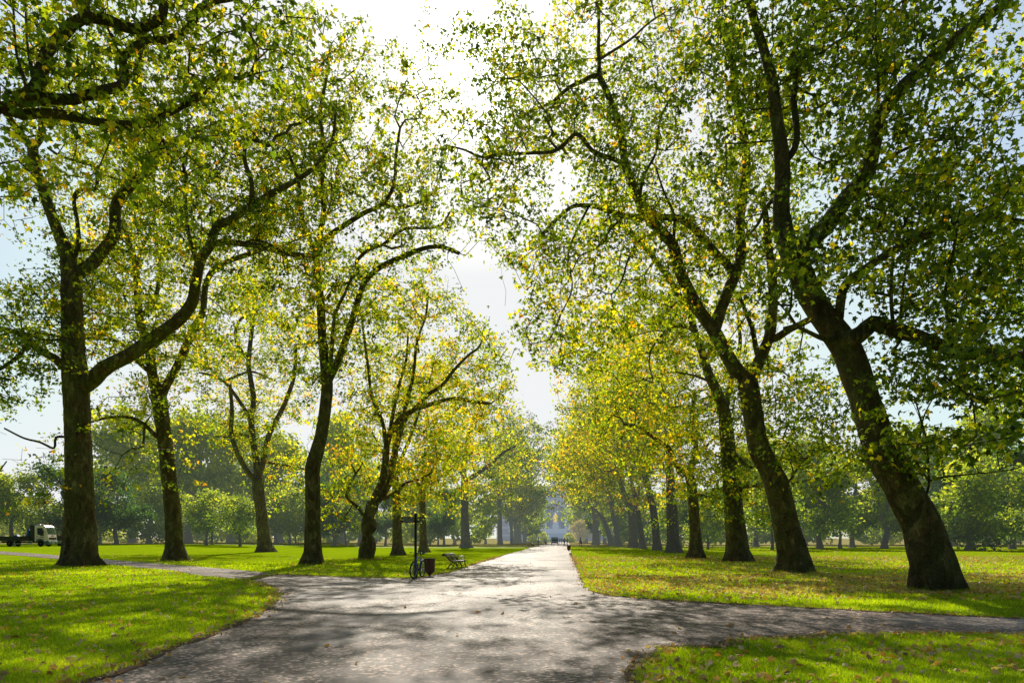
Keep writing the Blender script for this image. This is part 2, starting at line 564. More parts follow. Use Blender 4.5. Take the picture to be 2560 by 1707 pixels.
DENS = 3.0
def plane_tree(name, label, trunk, limbs, regions, nclumps, lod='mid', size=0.22, per=18, spread=0.42, tint=0.5, tintvar=0.12,
               Y=None, flare=0.45, knob=0.05, group='plane trees along the avenue', sides=14, near_limb=0.25, sig=1.5, crown_from=None,
               rtip=0.0095, leaf=None, bark=None, orange=0.03, seed=1, low=2.2, step=0.45, spacing=1.0, gaps=0.0):
    rng = np.random.default_rng(seed)
    b = ground_at(trunk[0][0], trunk[0][1]) if Y is None else at(trunk[0][0], trunk[0][1], Y)
    Y0 = b.y
    root = empty(name, b, 0, label, 'tree', group)
    bark = bark or M_BARK
    wob = rng.uniform(-1, 1)
    tp = []
    for i, (px, py, w) in enumerate(trunk):
        a_, b_ = trunk[max(i - 1, 0)], trunk[min(i + 1, len(trunk) - 1)]
        w *= abs(b_[1] - a_[1]) / max(math.hypot(b_[0] - a_[0], b_[1] - a_[1]), 1e-6) if i > 1 else 1.0     # widths were read level across a leaning stem
        y = Y0 + wob * 0.02 * i
        p = at(px, py, y)
        tp.append((p.x, p.y, p.z, w * y / FL / 2))
    tp[0] = (tp[0][0], tp[0][1], min(tp[0][2], b.z) - 0.12, tp[0][3])
    tpath = [tuple(q) for q in catmull(tp, step)]
    stem_mesh('trunk', tpath, root, b, sides, flare, knob, bark, seed * 1.7, b.z)
    nodes = [(*q[:3], q[3]) for q in tpath]
    cf = crown_from if crown_from is not None else trunk[-1][1]
    zc = EYE + (HZ - cf) / FL * Y0
    ok = [q[2] > zc for q in nodes]
    for li, (w0, w1, dY, pts) in enumerate(limbs):
        arr = np.array([q[:3] for q in nodes])
        ipx = CX + FL * arr[:, 0] / arr[:, 1]; ipy = HZ - FL * (arr[:, 2] - EYE) / arr[:, 1]
        j = int(np.argmin((ipx - pts[0][0]) ** 2 + (ipy - pts[0][1]) ** 2))
        ys = arr[j, 1]
        seg = np.cumsum([0] + [math.hypot(pts[i + 1][0] - pts[i][0], pts[i + 1][1] - pts[i][1]) for i in range(len(pts) - 1)])
        tot = max(seg[-1], 1)
        lp = []
        for i, (px, py) in enumerate(pts):
            s = seg[i] / tot
            y = ys + dY * s + (rng.normal() * 0.12 if i else 0)
            p = at(px, py, y)
            w = w0 + (w1 - w0) * s
            lp.append((p.x, p.y, p.z, w * y / FL / 2))
        # start from the wood itself
        lp[0] = (arr[j, 0], arr[j, 1], arr[j, 2], lp[0][3])
        path = [tuple(q) for q in catmull(lp, step * 0.8)]
        stem_mesh('limb', path, root, b, 8, 0, knob, bark, seed + li * 2.1)
        nodes += [(*q[:3], q[3]) for q in path]
        ok += [i > len(path) * 0.18 for i in range(len(path))]
    nd = np.array(nodes); ok = np.array(ok)
    # leaf clumps: around the limbs and through the crown
    cl = []
    nclumps = int(nclumps * DENS)
    nl = int(nclumps * near_limb)
    w = 1.0 / (0.08 + nd[ok][:, 3])
    pick = rng.choice(np.flatnonzero(ok), nl, p=w / w.sum())
    cl.append(nd[pick, :3] + rng.normal(size=(nl, 3)) * sig)
    wt = np.array([r[2] * r[3] for r in regions], dtype=float); wt /= wt.sum()
    for (cx, cy, rx, ry, yd), q in zip(regions, wt):
        n = int((nclumps - nl) * q)
        u = unit(rng.normal(size=(n, 3))) * (rng.uniform(size=(n, 1)) ** 0.42) * 1.12
        un = np.linalg.norm(u, axis=1)
        rag = np.array([noise.noise(Vector(q * 2.1) + Vector((seed * 3.1, cx * .01, 0))) for q in u])
        u = u[un < 0.88 + 0.55 * rag]
        px = cx + rx * u[:, 0]; py = cy + ry * u[:, 1]; yy = Y0 + yd * (0.75 * u[:, 2] + 0.4)
        cl.append(np.stack([(px - CX) / FL * yy, yy, EYE + (HZ - py) / FL * yy], axis=1))
    C = np.vstack(cl)
    C = C[C[:, 2] > b.z + low]
    C = C[C[:, 1] > 6]
    nz = np.array([noise.noise(Vector(c * 0.21) + Vector((seed * 7.3, 0, 0))) + 0.5 * noise.noise(Vector(c * 0.55) + Vector((0, seed * 3.3, 0))) for c in C])
    C = C[nz + rng.uniform(-0.07, 0.07, len(C)) > -0.05 + gaps]
    # no two sprays crowd the same spot
    vox = size * 5.6 * math.sqrt(per / 18) * spacing * 0.81
    key = np.floor(C / vox + rng.uniform(size=3)).astype(np.int64)
    _, first = np.unique(key, axis=0, return_index=True)
    C = C[np.sort(first)]
    C = C[gap_keep(C, rng)]
    o, n = make_crown('crown', C, nd[:, :3], nd[:, 3], ok, root, np.array(b), rng, lod, size, per * 1.3, spread * 0.78, tint, tintvar, rtip, leaf, bark, orange)
    LEAFCOUNT[0] += n
    return root

plane_tree('plane_tree', 'near plane tree mostly outside the photo, its thick gnarled limbs reaching in at top left',
    [(-300, 1640, 62), (-285, 1345, 52), (-262, 1000, 48), (-225, 700, 46), (-170, 480, 46), (-100, 350, 45), (0, 268, 42), (46, 253, 40)],
    [(34, 20, 1.2, [(46, 253), (88, 222), (107, 165), (119, 126), (153, 92), (180, 61), (214, 42), (268, 50), (314, 69), (352, 71), (386, 57), (406, 40), (413, -10), (420, -80)]),
     (22, 14, 1.0, [(207, 40), (214, 10), (225, -30), (240, -90)]),
     (29, 11, 2.0, [(46, 253), (107, 246), (184, 249), (245, 230), (298, 218), (314, 191), (306, 145), (337, 119), (360, 103), (413, 101), (459, 80), (482, 57), (497, 23), (536, 4), (597, -6), (660, -40)]),
     (27, 5, 2.5, [(0, 285), (54, 287), (107, 283), (153, 287), (214, 299), (276, 310), (367, 310), (398, 295), (452, 268), (497, 245), (528, 210), (551, 189), (597, 197), (628, 184), (641, 153), (636, 120), (631, 98), (618, 70), (600, 40)]),
     (10, 3, 0.8, [(551, 189), (540, 153), (540, 96), (574, 80), (600, 72)]),
     (8, 4, 0.5, [(60, 235), (55, 180), (42, 140), (35, 60), (32, -30)]),
     (8, 4, 0.5, [(88, 222), (75, 160), (66, 80), (64, -20)]),
     (6, 3, 0.4, [(300, 135), (275, 85), (255, 20), (245, -40)]),
     (6, 3, 0.4, [(172, 238), (170, 215), (230, 160), (250, 145)]),
     (7, 3, 0.5, [(390, 300), (400, 330), (415, 370), (430, 410)])],
    [(200, 90, 420, 230, 1.2), (480, 120, 260, 200, 1.5), (60, 420, 160, 120, 2.5)], 330, 'near', 0.155, 14, 0.36, 0.55, Y=14.0, sig=0.6, knob=0.09, flare=0.3, group='plane trees beside the crossing', sides=12, gaps=-1.0, crown_from=500, low=5, seed=3, near_limb=0.75, rtip=0.0075, step=0.3)

plane_tree('plane_tree', 'stout straight plane tree beside the white lorry, a heavy limb sweeping right',
    [(203, 1413, 76), (201, 1380, 75), (200, 1340, 74), (198, 1250, 66), (195, 1100, 60), (191, 1000, 58), (187, 930, 58), (183, 850, 50), (180, 760, 49), (178, 700, 47), (172, 660, 38), (165, 625, 34), (153, 597, 32), (132, 545, 28), (115, 497, 27), (95, 440, 25), (84, 405, 25), (82, 371, 24)],
    [(20, 12, -3, [(82, 371), (60, 345), (38, 318), (19, 290), (-20, 250)]),
     (18, 12, 3, [(82, 371), (98, 350), (103, 340), (107, 302), (112, 250), (100, 180)]),
     (32, 18, 3, [(180, 690), (215, 672), (249, 637), (286, 583), (291, 513), (337, 452), (386, 406), (390, 344), (383, 318), (365, 270), (344, 214), (350, 150), (360, 80)]),
     (14, 5, -2, [(386, 400), (405, 370), (440, 350), (490, 330), (560, 300)]),
     (40, 6, -5, [(200, 975), (224, 956), (265, 919), (332, 882), (398, 836), (452, 795), (481, 753), (489, 707), (502, 650), (527, 612), (535, 583), (547, 562), (574, 551), (628, 515), (681, 482), (727, 459), (790, 415), (830, 350), (838, 290)]),
     (14, 6, -1.5, [(628, 515), (630, 480), (628, 452), (612, 402), (616, 360), (643, 352), (674, 364), (689, 341), (716, 333), (727, 314), (752, 309)]),
     (17, 12, -1, [(527, 612), (560, 605), (600, 609), (647, 616), (713, 633), (760, 640)]),
     (11, 6, 1, [(497, 665), (480, 620), (468, 560), (462, 480), (455, 400), (420, 345), (405, 300)]),
     (22, 8, -3, [(175, 925), (153, 912), (141, 898), (95, 873), (54, 836), (0, 820), (-60, 790)]),
     (10, 6, -2, [(70, 850), (50, 885), (0, 923), (-50, 950)]),
     (12, 6, 2, [(178, 660), (195, 620), (194, 560), (185, 500), (200, 475), (240, 470), (236, 420), (195, 405), (150, 390), (120, 370)]),
     (7, 4, -2, [(192, 1092), (172, 1092), (140, 1093), (135, 1120), (100, 1105), (60, 1095), (10, 1070)]),
     (8, 4, -2, [(176, 860), (150, 850), (110, 850), (60, 830)]),
     (6, 3, 2, [(84, 440), (55, 455), (25, 455), (-10, 440)])],
    [(170, 420, 320, 460, 7), (430, 420, 280, 420, 6), (90, 800, 220, 180, 6), (85, 1075, 140, 115, 4), (660, 350, 220, 340, 5)], 5000, 'mid', 0.235, 20, 0.42, 0.52, group='plane trees beside the crossing', seed=4, step=0.25, sides=30, crown_from=860, flare=0.5)

plane_tree('plane_tree', 'left-leaning plane tree behind the side path, between the stout and the three-stemmed trees',
    [(441, 1400, 50), (438, 1370, 44), (431, 1269, 39), (423, 1197, 37), (412, 1095, 36), (402, 1030, 38), (396, 985, 34), (381, 936, 26), (375, 873, 24), (361, 836, 22), (348, 790, 20), (340, 674, 16), (323, 612, 14), (307, 550, 12)],
    [(22, 10, 3, [(402, 1010), (415, 965), (439, 923), (460, 877), (481, 824), (506, 782), (514, 716), (531, 678), (568, 654), (630, 633), (690, 610)]),
     (11, 6, -3, [(375, 930), (345, 905), (310, 865), (280, 850), (215, 845)]),
     (12, 5, -3, [(408, 1095), (390, 1090), (361, 1060), (323, 1043), (274, 1043), (224, 1056)]),
     (7, 4, -2, [(365, 1066), (357, 1114), (340, 1124), (330, 1120)]),
     (14, 6, 3, [(352, 800), (375, 770), (395, 720), (400, 650), (420, 600)]),
     (10, 5, -2, [(396, 860), (430, 840), (480, 835), (510, 790)]),
     (9, 5, 2, [(340, 674), (355, 620), (380, 570), (400, 500)])],
    [(440, 770, 270, 300, 6), (330, 560, 220, 260, 6), (350, 1080, 120, 80, 3), (570, 760, 150, 210, 4)], 2500, 'mid', 0.25, 18, 0.45, 0.58, seed=5, crown_from=960, group='plane trees beside the crossing')

plane_tree('plane_tree', 'slim plane tree left of the tall tree, splitting low into three upright stems',
    [(664, 1379, 38), (660, 1345, 32), (652, 1269, 28), (646, 1227, 30), (645, 1195, 28)],
    [(16, 8, -3, [(645, 1205), (618, 1176), (593, 1130), (578, 1081), (580, 1027), (575, 960)]),
     (18, 9, 1, [(645, 1195), (640, 1150), (634, 1110), (628, 1048), (634, 998), (626, 944), (622, 902), (630, 820), (640, 740)]),
     (16, 9, 3, [(650, 1195), (659, 1151), (672, 1089), (697, 1039), (713, 1006), (735, 940), (740, 860)]),
     (11, 5, -2, [(628, 1048), (589, 989), (560, 954), (525, 937), (497, 931)]),
     (8, 4, 2, [(560, 956), (601, 936), (630, 929), (660, 940), (688, 952)]),
     (8, 4, -2, [(668, 1152), (690, 1160), (730, 1165), (760, 1172)]),
     (8, 4, -2, [(634, 1090), (600, 1085), (575, 1092), (540, 1090)]),
     (10, 4, 2, [(622, 902), (590, 850), (600, 800), (640, 780), (665, 740)])],
    [(640, 890, 200, 250, 7), (600, 1040, 150, 120, 6), (660, 1110, 130, 90, 5)], 1700, 'mid', 0.28, 17, 0.5, 0.62, seed=6, crown_from=1150, group='plane trees beside the crossing')

plane_tree('plane_tree', 'tall clean-stemmed plane tree at the corner of the crossing, left of the knobbly tree',
    [(781, 1411, 52), (782, 1380, 45), (782, 1342, 41), (782, 1245, 37), (782, 1170, 37), (797, 1112, 34), (806, 1070, 31), (814, 1013, 29), (818, 960, 29), (812, 915, 24), (805, 835, 21), (801, 750, 20), (794, 690, 19), (791, 643, 19)],
    [(20, 9, 3, [(818, 950), (837, 920), (854, 879), (877, 812), (895, 750), (912, 705), (948, 670), (993, 647), (1037, 629), (1073, 618), (1109, 618), (1149, 634)]),
     (10, 5, 1, [(912, 705), (895, 679), (890, 656), (921, 625), (957, 612), (979, 594), (1015, 571), (1069, 571), (1104, 562), (1125, 530)]),
     (7, 4, 1, [(957, 614), (980, 622), (1002, 616), (1004, 585)]),
     (14, 7, -2, [(791, 645), (779, 612), (761, 563), (752, 527), (745, 450), (720, 380)]),
     (15, 7, 1, [(791, 640), (801, 580), (810, 522), (804, 459), (812, 380), (800, 290), (815, 200), (825, 120)]),
     (15, 6, 3, [(794, 640), (814, 598), (850, 571), (904, 536), (957, 509), (985, 460), (990, 390), (1000, 320)]),
     (12, 6, -2, [(825, 940), (829, 879), (837, 790), (863, 732), (880, 690)]),
     (9, 5, 1, [(803, 755), (819, 745), (837, 719), (872, 705), (895, 679)]),
     (13, 8, -5, [(790, 642), (760, 638), (713, 632), (670, 610), (640, 600)]),
     (8, 4, 2, [(957, 509), (1000, 520), (1050, 505), (1100, 470)])],
    [(840, 380, 290, 430, 7), (940, 620, 200, 210, 6), (760, 800, 140, 180, 4), (1030, 430, 150, 230, 4), (1040, 190, 120, 190, 4), (1090, 330, 110, 240, 4)], 4900, 'mid', 0.235, 19, 0.42, 0.52, seed=7, spacing=1.08, gaps=0.05, crown_from=940, flare=0.42)

plane_tree('plane_tree', 'knobbly plane tree with a swollen twisted trunk, left of the signpost',
    [(914, 1398, 36), (915, 1386, 37), (919, 1372, 41), (920, 1360, 39), (920, 1347, 31), (918, 1336, 25), (920, 1324, 34), (923, 1312, 38), (922, 1298, 31), (924, 1284, 27), (930, 1268, 31), (934, 1254, 29)],
    [(21, 4, -2, [(932, 1262), (942, 1236), (957, 1197), (964, 1148), (971, 1094), (1002, 1045), (1037, 1022), (1069, 987), (1104, 964), (1136, 924), (1171, 888), (1198, 866), (1212, 830)]),
     (19, 8, 2, [(936, 1258), (954, 1241), (971, 1207), (981, 1160), (993, 1107), (1020, 1036), (1082, 1009), (1136, 996), (1180, 1003), (1225, 1009)]),
     (9, 4, -2, [(926, 1294), (910, 1289), (894, 1267), (874, 1250), (865, 1236), (874, 1214), (888, 1185), (880, 1165)]),
     (6, 3, -1, [(888, 1187), (900, 1170), (906, 1155)]),
     (11, 4, -3, [(950, 1254), (967, 1243), (991, 1228), (1015, 1207), (1051, 1197), (1080, 1180)]),
     (11, 5, 1, [(973, 1090), (988, 1004), (1002, 946), (1015, 902), (1020, 840)]),
     (11, 5, 2, [(990, 1110), (1015, 1013), (1033, 938), (1042, 857), (1064, 790), (1070, 740)]),
     (11, 5, 1, [(966, 1130), (957, 1058), (930, 991), (921, 924), (912, 857), (905, 800)])],
    [(1030, 890, 200, 250, 6), (1180, 930, 130, 170, 5), (1120, 770, 100, 110, 4), (1090, 1080, 150, 110, 5), (930, 900, 100, 170, 4), (910, 1200, 80, 60, 3)], 3000, 'mid', 0.25, 18, 0.45, 0.64, seed=8, crown_from=1200, flare=0.12, knob=0.13, step=0.2, sides=24)

plane_tree('plane_tree', 'straight plane trunk just behind the signpost, under yellow leaves',
    [(995, 1387, 30), (994, 1360, 25), (993, 1330, 23), (991, 1236, 21), (986, 1173, 17), (990, 1100, 15), (1000, 1030, 11)],
    [(10, 5, 2, [(988, 1180), (1010, 1130), (1030, 1080), (1050, 1020), (1060, 960)]), (9, 4, -2, [(990, 1210), (970, 1160), (950, 1120), (930, 1080)]), (7, 3, -3, [(990, 1190), (1020, 1170), (1060, 1165), (1100, 1150)])],
    [(1010, 1030, 140, 190, 6), (1060, 1150, 100, 90, 5)], 1300, 'mid', 0.29, 16, 0.5, 0.66, seed=9, crown_from=1200, orange=0.06)

plane_tree('plane_tree', 'slender plane tree right of the signpost board, golden leaves over it',
    [(1059, 1380, 24), (1058, 1350, 19), (1056, 1257, 16), (1058, 1200, 13), (1064, 1130, 10)],
    [(9, 4, 2, [(1057, 1230), (1080, 1180), (1095, 1130), (1110, 1080)]), (8, 4, -2, [(1056, 1240), (1035, 1190), (1020, 1150)])],
    [(1090, 1060, 130, 180, 6), (1135, 1160, 90, 90, 5)], 1250, 'mid', 0.31, 15, 0.55, 0.68, seed=10, crown_from=1230, orange=0.06)

plane_tree('plane_tree', 'plane tree by the bench with one limb slanting up to the right over the path',
    [(1165, 1369, 30), (1164, 1345, 24), (1162, 1294, 20), (1161, 1225, 18), (1160, 1190, 14), (1165, 1120, 12), (1180, 1060, 9)],
    [(13, 6, -4, [(1163, 1212), (1175, 1196), (1188, 1186), (1210, 1172), (1226, 1160), (1260, 1130), (1290, 1115)]), (10, 5, 3, [(1161, 1200), (1145, 1150), (1130, 1090)])],
    [(1195, 1070, 110, 180, 8), (1245, 1170, 85, 90, 7)], 1200, 'far', 0.42, 15, 0.75, 0.55, seed=12, crown_from=1210, leaf=M_LEAF_FAR, bark=M_BARK_FAR)

# ---- right row
plane_tree('plane_tree', 'huge leaning plane tree nearest on the right, mottled trunk tilting left over the grass',
    [(2340, 1476, 90), (2335, 1440, 97), (2331, 1408, 100), (2318, 1367, 97), (2302, 1306, 95), (2269, 1245, 94), (2237, 1184, 92), (2204, 1122, 86), (2184, 1061, 79), (2167, 1016, 76), (2148, 957, 75), (2119, 880, 80), (2081, 823, 80), (2049, 778, 73), (2017, 721, 66), (1991, 657, 60), (1966, 605, 52), (1955, 555, 44), (1953, 510, 40), (1956, 415, 36), (1940, 287, 30), (1928, 191, 26), (1896, 83, 22), (1876, 13, 20), (1860, -60, 18)],
    [(44, 20, -3.0, [(2100, 850), (2140, 842), (2165, 822), (2183, 808), (2234, 823), (2297, 842), (2361, 867), (2399, 883), (2470, 886), (2559, 893), (2640, 890)]),
     (46, 20, -2.5, [(1985, 650), (2017, 612), (2068, 561), (2119, 491), (2164, 440), (2186, 357), (2195, 300), (2240, 236), (2291, 185), (2361, 121), (2425, 70), (2501, 19), (2560, -40)]),
     (24, 12, -4, [(2090, 830), (2098, 790), (2100, 765), (2112, 714), (2157, 676), (2246, 619), (2342, 580), (2451, 542), (2500, 545), (2559, 555), (2640, 560)]),
     (18, 10, 1.5, [(1955, 420), (1991, 357), (1985, 255), (1990, 180), (1991, 115), (2042, 57), (2061, 13), (2080, -40)]),
     (10, 5, -1, [(2234, 823), (2228, 740), (2234, 638), (2262, 560), (2290, 500)]),
     (8, 4, -1.5, [(2246, 815), (2260, 700), (2280, 610), (2300, 540)]),
     (10, 5, -1, [(2378, 870), (2370, 790), (2361, 746), (2385, 620), (2400, 520)]),
     (8, 4, -1, [(2200, 295), (2195, 190), (2190, 100), (2189, -10)]),
     (7, 4, -1, [(2205, 285), (2225, 220), (2260, 150)]),
     (10, 5, -2, [(2164, 440), (2230, 390), (2300, 360), (2390, 345)]),
     (7, 3.5, -1.5, [(2322, 1247), (2318, 1230), (2322, 1184), (2316, 1102), (2300, 1040), (2285, 990)]),
     (6, 3, -2, [(2296, 1205), (2290, 1150), (2300, 1090), (2310, 1040), (2340, 980)]),
     (5, 2.5, -2, [(2320, 1203), (2360, 1192), (2416, 1186), (2480, 1180), (2539, 1172)]),
     (16, 7, -3, [(2100, 810), (2078, 850), (2010, 825), (1990, 815), (1960, 820)]),
     (12, 6, 2, [(1953, 480), (1915, 520), (1895, 560), (1870, 590)]),
     (12, 6, -2.5, [(2420, 884), (2410, 930), (2430, 985), (2425, 1020)])],
    [(2260, 320, 420, 420, 4.5), (2480, 640, 230, 260, 4), (2440, 960, 200, 150, 3.0), (1960, 160, 230, 260, 4), (2080, 560, 180, 200, 3.5), (2330, 1130, 200, 70, 2.5)],
    3600, 'near', 0.175, 17, 0.40, 0.45, 0.1, group='plane trees beside the crossing', seed=13, sides=40, crown_from=700, flare=0.42, sig=1.1, rtip=0.0075, step=0.2, low=3.4)

plane_tree('plane_tree', 'curved plane tree second from the right, forking into a wide spread over the path',
    [(1988, 1430, 74), (1986, 1400, 70), (1982, 1375, 70), (1967, 1326, 66), (1955, 1265, 62), (1939, 1204, 62), (1918, 1163, 58), (1898, 1122, 54), (1886, 1061, 50), (1880, 1020, 50), (1874, 980, 52), (1868, 945, 48)],
    [(38, 15, 3, [(1868, 950), (1839, 922), (1812, 878), (1786, 828), (1750, 779), (1723, 730), (1696, 668), (1683, 614), (1652, 579), (1616, 538), (1598, 503), (1585, 471), (1565, 420), (1559, 383), (1551, 329), (1536, 279), (1513, 222), (1497, 191)]),
     (11, 6, 1, [(1497, 192), (1498, 150), (1496, 122), (1497, 46), (1490, -20)]),
     (11, 5, 2, [(1497, 191), (1478, 192), (1459, 203), (1425, 218), (1398, 241), (1375, 260), (1329, 276), (1290, 300)]),
     (14, 5, -3, [(1590, 480), (1570, 425), (1543, 402), (1509, 390), (1478, 375), (1455, 344), (1436, 336), (1417, 356), (1383, 379), (1329, 383), (1245, 387), (1207, 394), (1161, 375), (1130, 367)]),
     (30, 16, 2, [(1786, 830), (1799, 784), (1821, 726), (1839, 686), (1853, 641), (1850, 579), (1853, 512), (1866, 427), (1860, 340), (1840, 240), (1830, 150), (1800, 60)]),
     (22, 7, 2, [(1835, 692), (1817, 659), (1804, 650), (1772, 612), (1745, 580), (1714, 556), (1692, 545), (1634, 543), (1562, 540), (1518, 525), (1473, 514), (1429, 518), (1384, 556), (1350, 590)]),
     (7, 3, -1, [(1562, 540), (1530, 570), (1490, 620), (1450, 640), (1430, 680)]),
     (7, 3, -1, [(1652, 579), (1600, 600), (1570, 650), (1555, 700), (1528, 735), (1490, 722)]),
     (6, 3, -2, [(1473, 514), (1440, 580), (1420, 640), (1430, 720), (1400, 790), (1375, 850)]),
     (32, 14, -2, [(1875, 945), (1893, 913), (1911, 873), (1924, 838), (1929, 802), (1933, 757), (1930, 686), (1920, 600), (1912, 520)]),
     (20, 16, -3, [(1920, 848), (1938, 846), (1973, 824), (2000, 811), (2040, 790)]),
     (16, 8, 1, [(1900, 905), (1890, 870), (1880, 820), (1860, 770), (1848, 735)]),
     (8, 4, 1, [(1598, 503), (1610, 440), (1640, 380), (1650, 300), (1690, 220)]),
     (9, 4, -1, [(1683, 614), (1685, 540), (1660, 480), (1640, 420)]),
     (7, 3, -2, [(1560, 150), (1575, 100), (1620, 60), (1680, 20)]),
     (6, 3, -2, [(1966, 1230), (1975, 1200), (2010, 1150), (2060, 1120), (2110, 1105)])],
    [(1620, 330, 420, 350, 6), (1300, 340, 270, 300, 5), (1400, 600, 180, 210, 4), (1800, 520, 240, 330, 5), (1240, 160, 120, 190, 4), (1560, 730, 200, 140, 4), (1170, 360, 170, 230, 5), (1290, 560, 150, 120, 4), (1375, 700, 130, 180, 4), (1440, 850, 100, 110, 4), (1980, 1000, 130, 120, 4), (2060, 1120, 150, 60, 3)],
    7600, 'mid', 0.225, 16, 0.45, 0.5, seed=14, sides=30, step=0.25, crown_from=900, flare=0.4, sig=1.2, low=3.2)

plane_tree('plane_tree', 'upright plane tree third from the right, dark trunk wrapped in low leaves',
    [(1845, 1403, 60), (1843, 1375, 55), (1841, 1347, 53), (1833, 1265, 46), (1829, 1204, 43), (1820, 1122, 37), (1812, 1041, 33), (1795, 985, 28), (1772, 936, 24), (1759, 891, 22)],
    [(20, 9, 3, [(1759, 895), (1737, 829), (1723, 780), (1696, 735), (1652, 668), (1607, 614), (1562, 570), (1520, 520)]),
     (16, 8, 3, [(1812, 1041), (1822, 980), (1835, 920), (1850, 860), (1845, 790)]),
     (12, 5, -3, [(1760, 880), (1735, 828), (1700, 815), (1665, 830), (1640, 855), (1625, 880)]),
     (16, 7, -3, [(1838, 1120), (1852, 1150), (1868, 1165), (1880, 1168)]),
     (9, 4, 2, [(1800, 1000), (1780, 960), (1740, 940), (1690, 930)]),
     (8, 4, -3, [(1845, 1217), (1880, 1215), (1920, 1218), (1960, 1220)])],
    [(1690, 760, 250, 230, 6), (1790, 960, 210, 170, 5), (1560, 800, 180, 170, 5), (1460, 860, 120, 120, 5), (1840, 1150, 130, 90, 4), (1890, 1180, 110, 80, 4)], 3100, 'mid', 0.25, 18, 0.45, 0.58, seed=15, spacing=1.08, gaps=0.04, crown_from=1130, low=2.6)

plane_tree('plane_tree', 'knotty plane tree fourth from the right, its trunk forking just above head height',
    [(1742, 1395, 42), (1740, 1372, 36), (1739, 1347, 31), (1735, 1286, 26), (1731, 1225, 25), (1724, 1190, 24)],
    [(16, 6, -2, [(1724, 1192), (1706, 1176), (1690, 1163), (1673, 1122), (1641, 1098), (1600, 1070), (1560, 1060)]),
     (15, 8, 2, [(1724, 1190), (1735, 1143), (1739, 1102), (1730, 1050), (1735, 980)]),
     (10, 4, -2, [(1735, 1238), (1747, 1237), (1776, 1241), (1781, 1225)]),
     (8, 4, 2, [(1735, 1145), (1760, 1120), (1790, 1090)])],
    [(1690, 930, 190, 210, 6), (1590, 1020, 150, 150, 5), (1760, 1130, 110, 80, 4)], 2000, 'mid', 0.28, 16, 0.5, 0.64, seed=16, crown_from=1180, knob=0.1, low=2.8)

FARROW = [
    # px, py, w, top trunk points, region, label, Y spread
    ([(1684, 1381, 38), (1683, 1360, 31), (1680, 1286, 27), (1676, 1204, 22), (1668, 1130, 16)], [(1620, 960, 160, 190, 7), (1560, 1110, 110, 110, 6)], 1500, 0.65, 'straight pale plane tree right of the pale leaning one, fifth from the right', 'mid', 0.3),
    ([(1643, 1375, 24), (1641, 1350, 20), (1635, 1286, 18), (1622, 1225, 16), (1605, 1170, 12)], [(1560, 980, 140, 190, 7), (1510, 1130, 100, 110, 6)], 1400, 0.66, 'slim grey plane tree leaning left, sixth from the right', 'mid', 0.32),
    ([(1607, 1371, 18), (1602, 1330, 15), (1594, 1278, 13), (1585, 1225, 11)], [(1520, 1040, 130, 180, 8), (1470, 1170, 85, 85, 6)], 1200, 0.66, 'thin plane tree touching the thicker leaning trunk on its left', 'far', 0.42),
    ([(1584, 1369, 28), (1583, 1350, 23), (1579, 1283, 20), (1558, 1227, 14), (1540, 1170, 10)], [(1480, 1070, 110, 170, 8), (1440, 1180, 85, 90, 7)], 1150, 0.64, 'thick plane tree leaning left, in the middle of the right-hand row', 'far', 0.45),
    ([(1546, 1364, 18), (1542, 1330, 14), (1532, 1280, 12), (1522, 1230, 9)], [(1480, 1130, 90, 120, 9)], 520, 0.62, 'slight plane tree between two leaning trunks of the right-hand row', 'far', 0.5),
    ([(1529, 1363, 17), (1524, 1340, 14), (1507, 1295, 12), (1482, 1270, 9), (1460, 1235, 6)], [(1440, 1170, 80, 90, 8)], 520, 0.66, 'plane tree bending sharply left toward the path, far along the right row', 'far', 0.5),
    ([(1512, 1360, 10), (1511, 1330, 8), (1508, 1290, 7)], [(1470, 1150, 80, 110, 8)], 400, 0.6, 'narrow plane trunk half hidden behind the sharply bending one', 'far', 0.55),
    ([(1489, 1361, 20), (1489, 1340, 17), (1488, 1290, 15), (1480, 1240, 10)], [(1450, 1130, 90, 130, 10), (1415, 1140, 75, 110, 9), (1420, 1215, 45, 50, 6)], 950, 0.5, 'sturdy upright plane tree at the far end of the right row', 'far', 0.6),
    ([(1251, 1361, 15), (1250, 1340, 12), (1249, 1280, 11), (1246, 1230, 8)], [(1250, 1120, 80, 150, 9), (1290, 1180, 60, 90, 7)], 620, 0.5, 'lone upright plane trunk on the left row, past the slanting limb', 'far', 0.55),
    ([(1280, 1359, 10), (1279, 1330, 8), (1277, 1270, 7)], [(1280, 1150, 70, 120, 9)], 420, 0.46, 'left one of three close-set plane trunks at the far end of the left row', 'far', 0.6),
    ([(1288, 1358, 9), (1288, 1330, 8), (1287, 1270, 7)], [(1300, 1130, 70, 130, 9)], 420, 0.44, 'middle one of three close-set plane trunks at the far end of the left row', 'far', 0.62),
    ([(1298, 1358, 14), (1297, 1335, 11), (1296, 1290, 10), (1292, 1250, 7)], [(1320, 1170, 80, 110, 9), (1350, 1215, 60, 75, 7), (1370, 1130, 70, 90, 8)], 900, 0.42, 'right one of three close-set plane trunks, its limb slanting toward the path', 'far', 0.62),
]
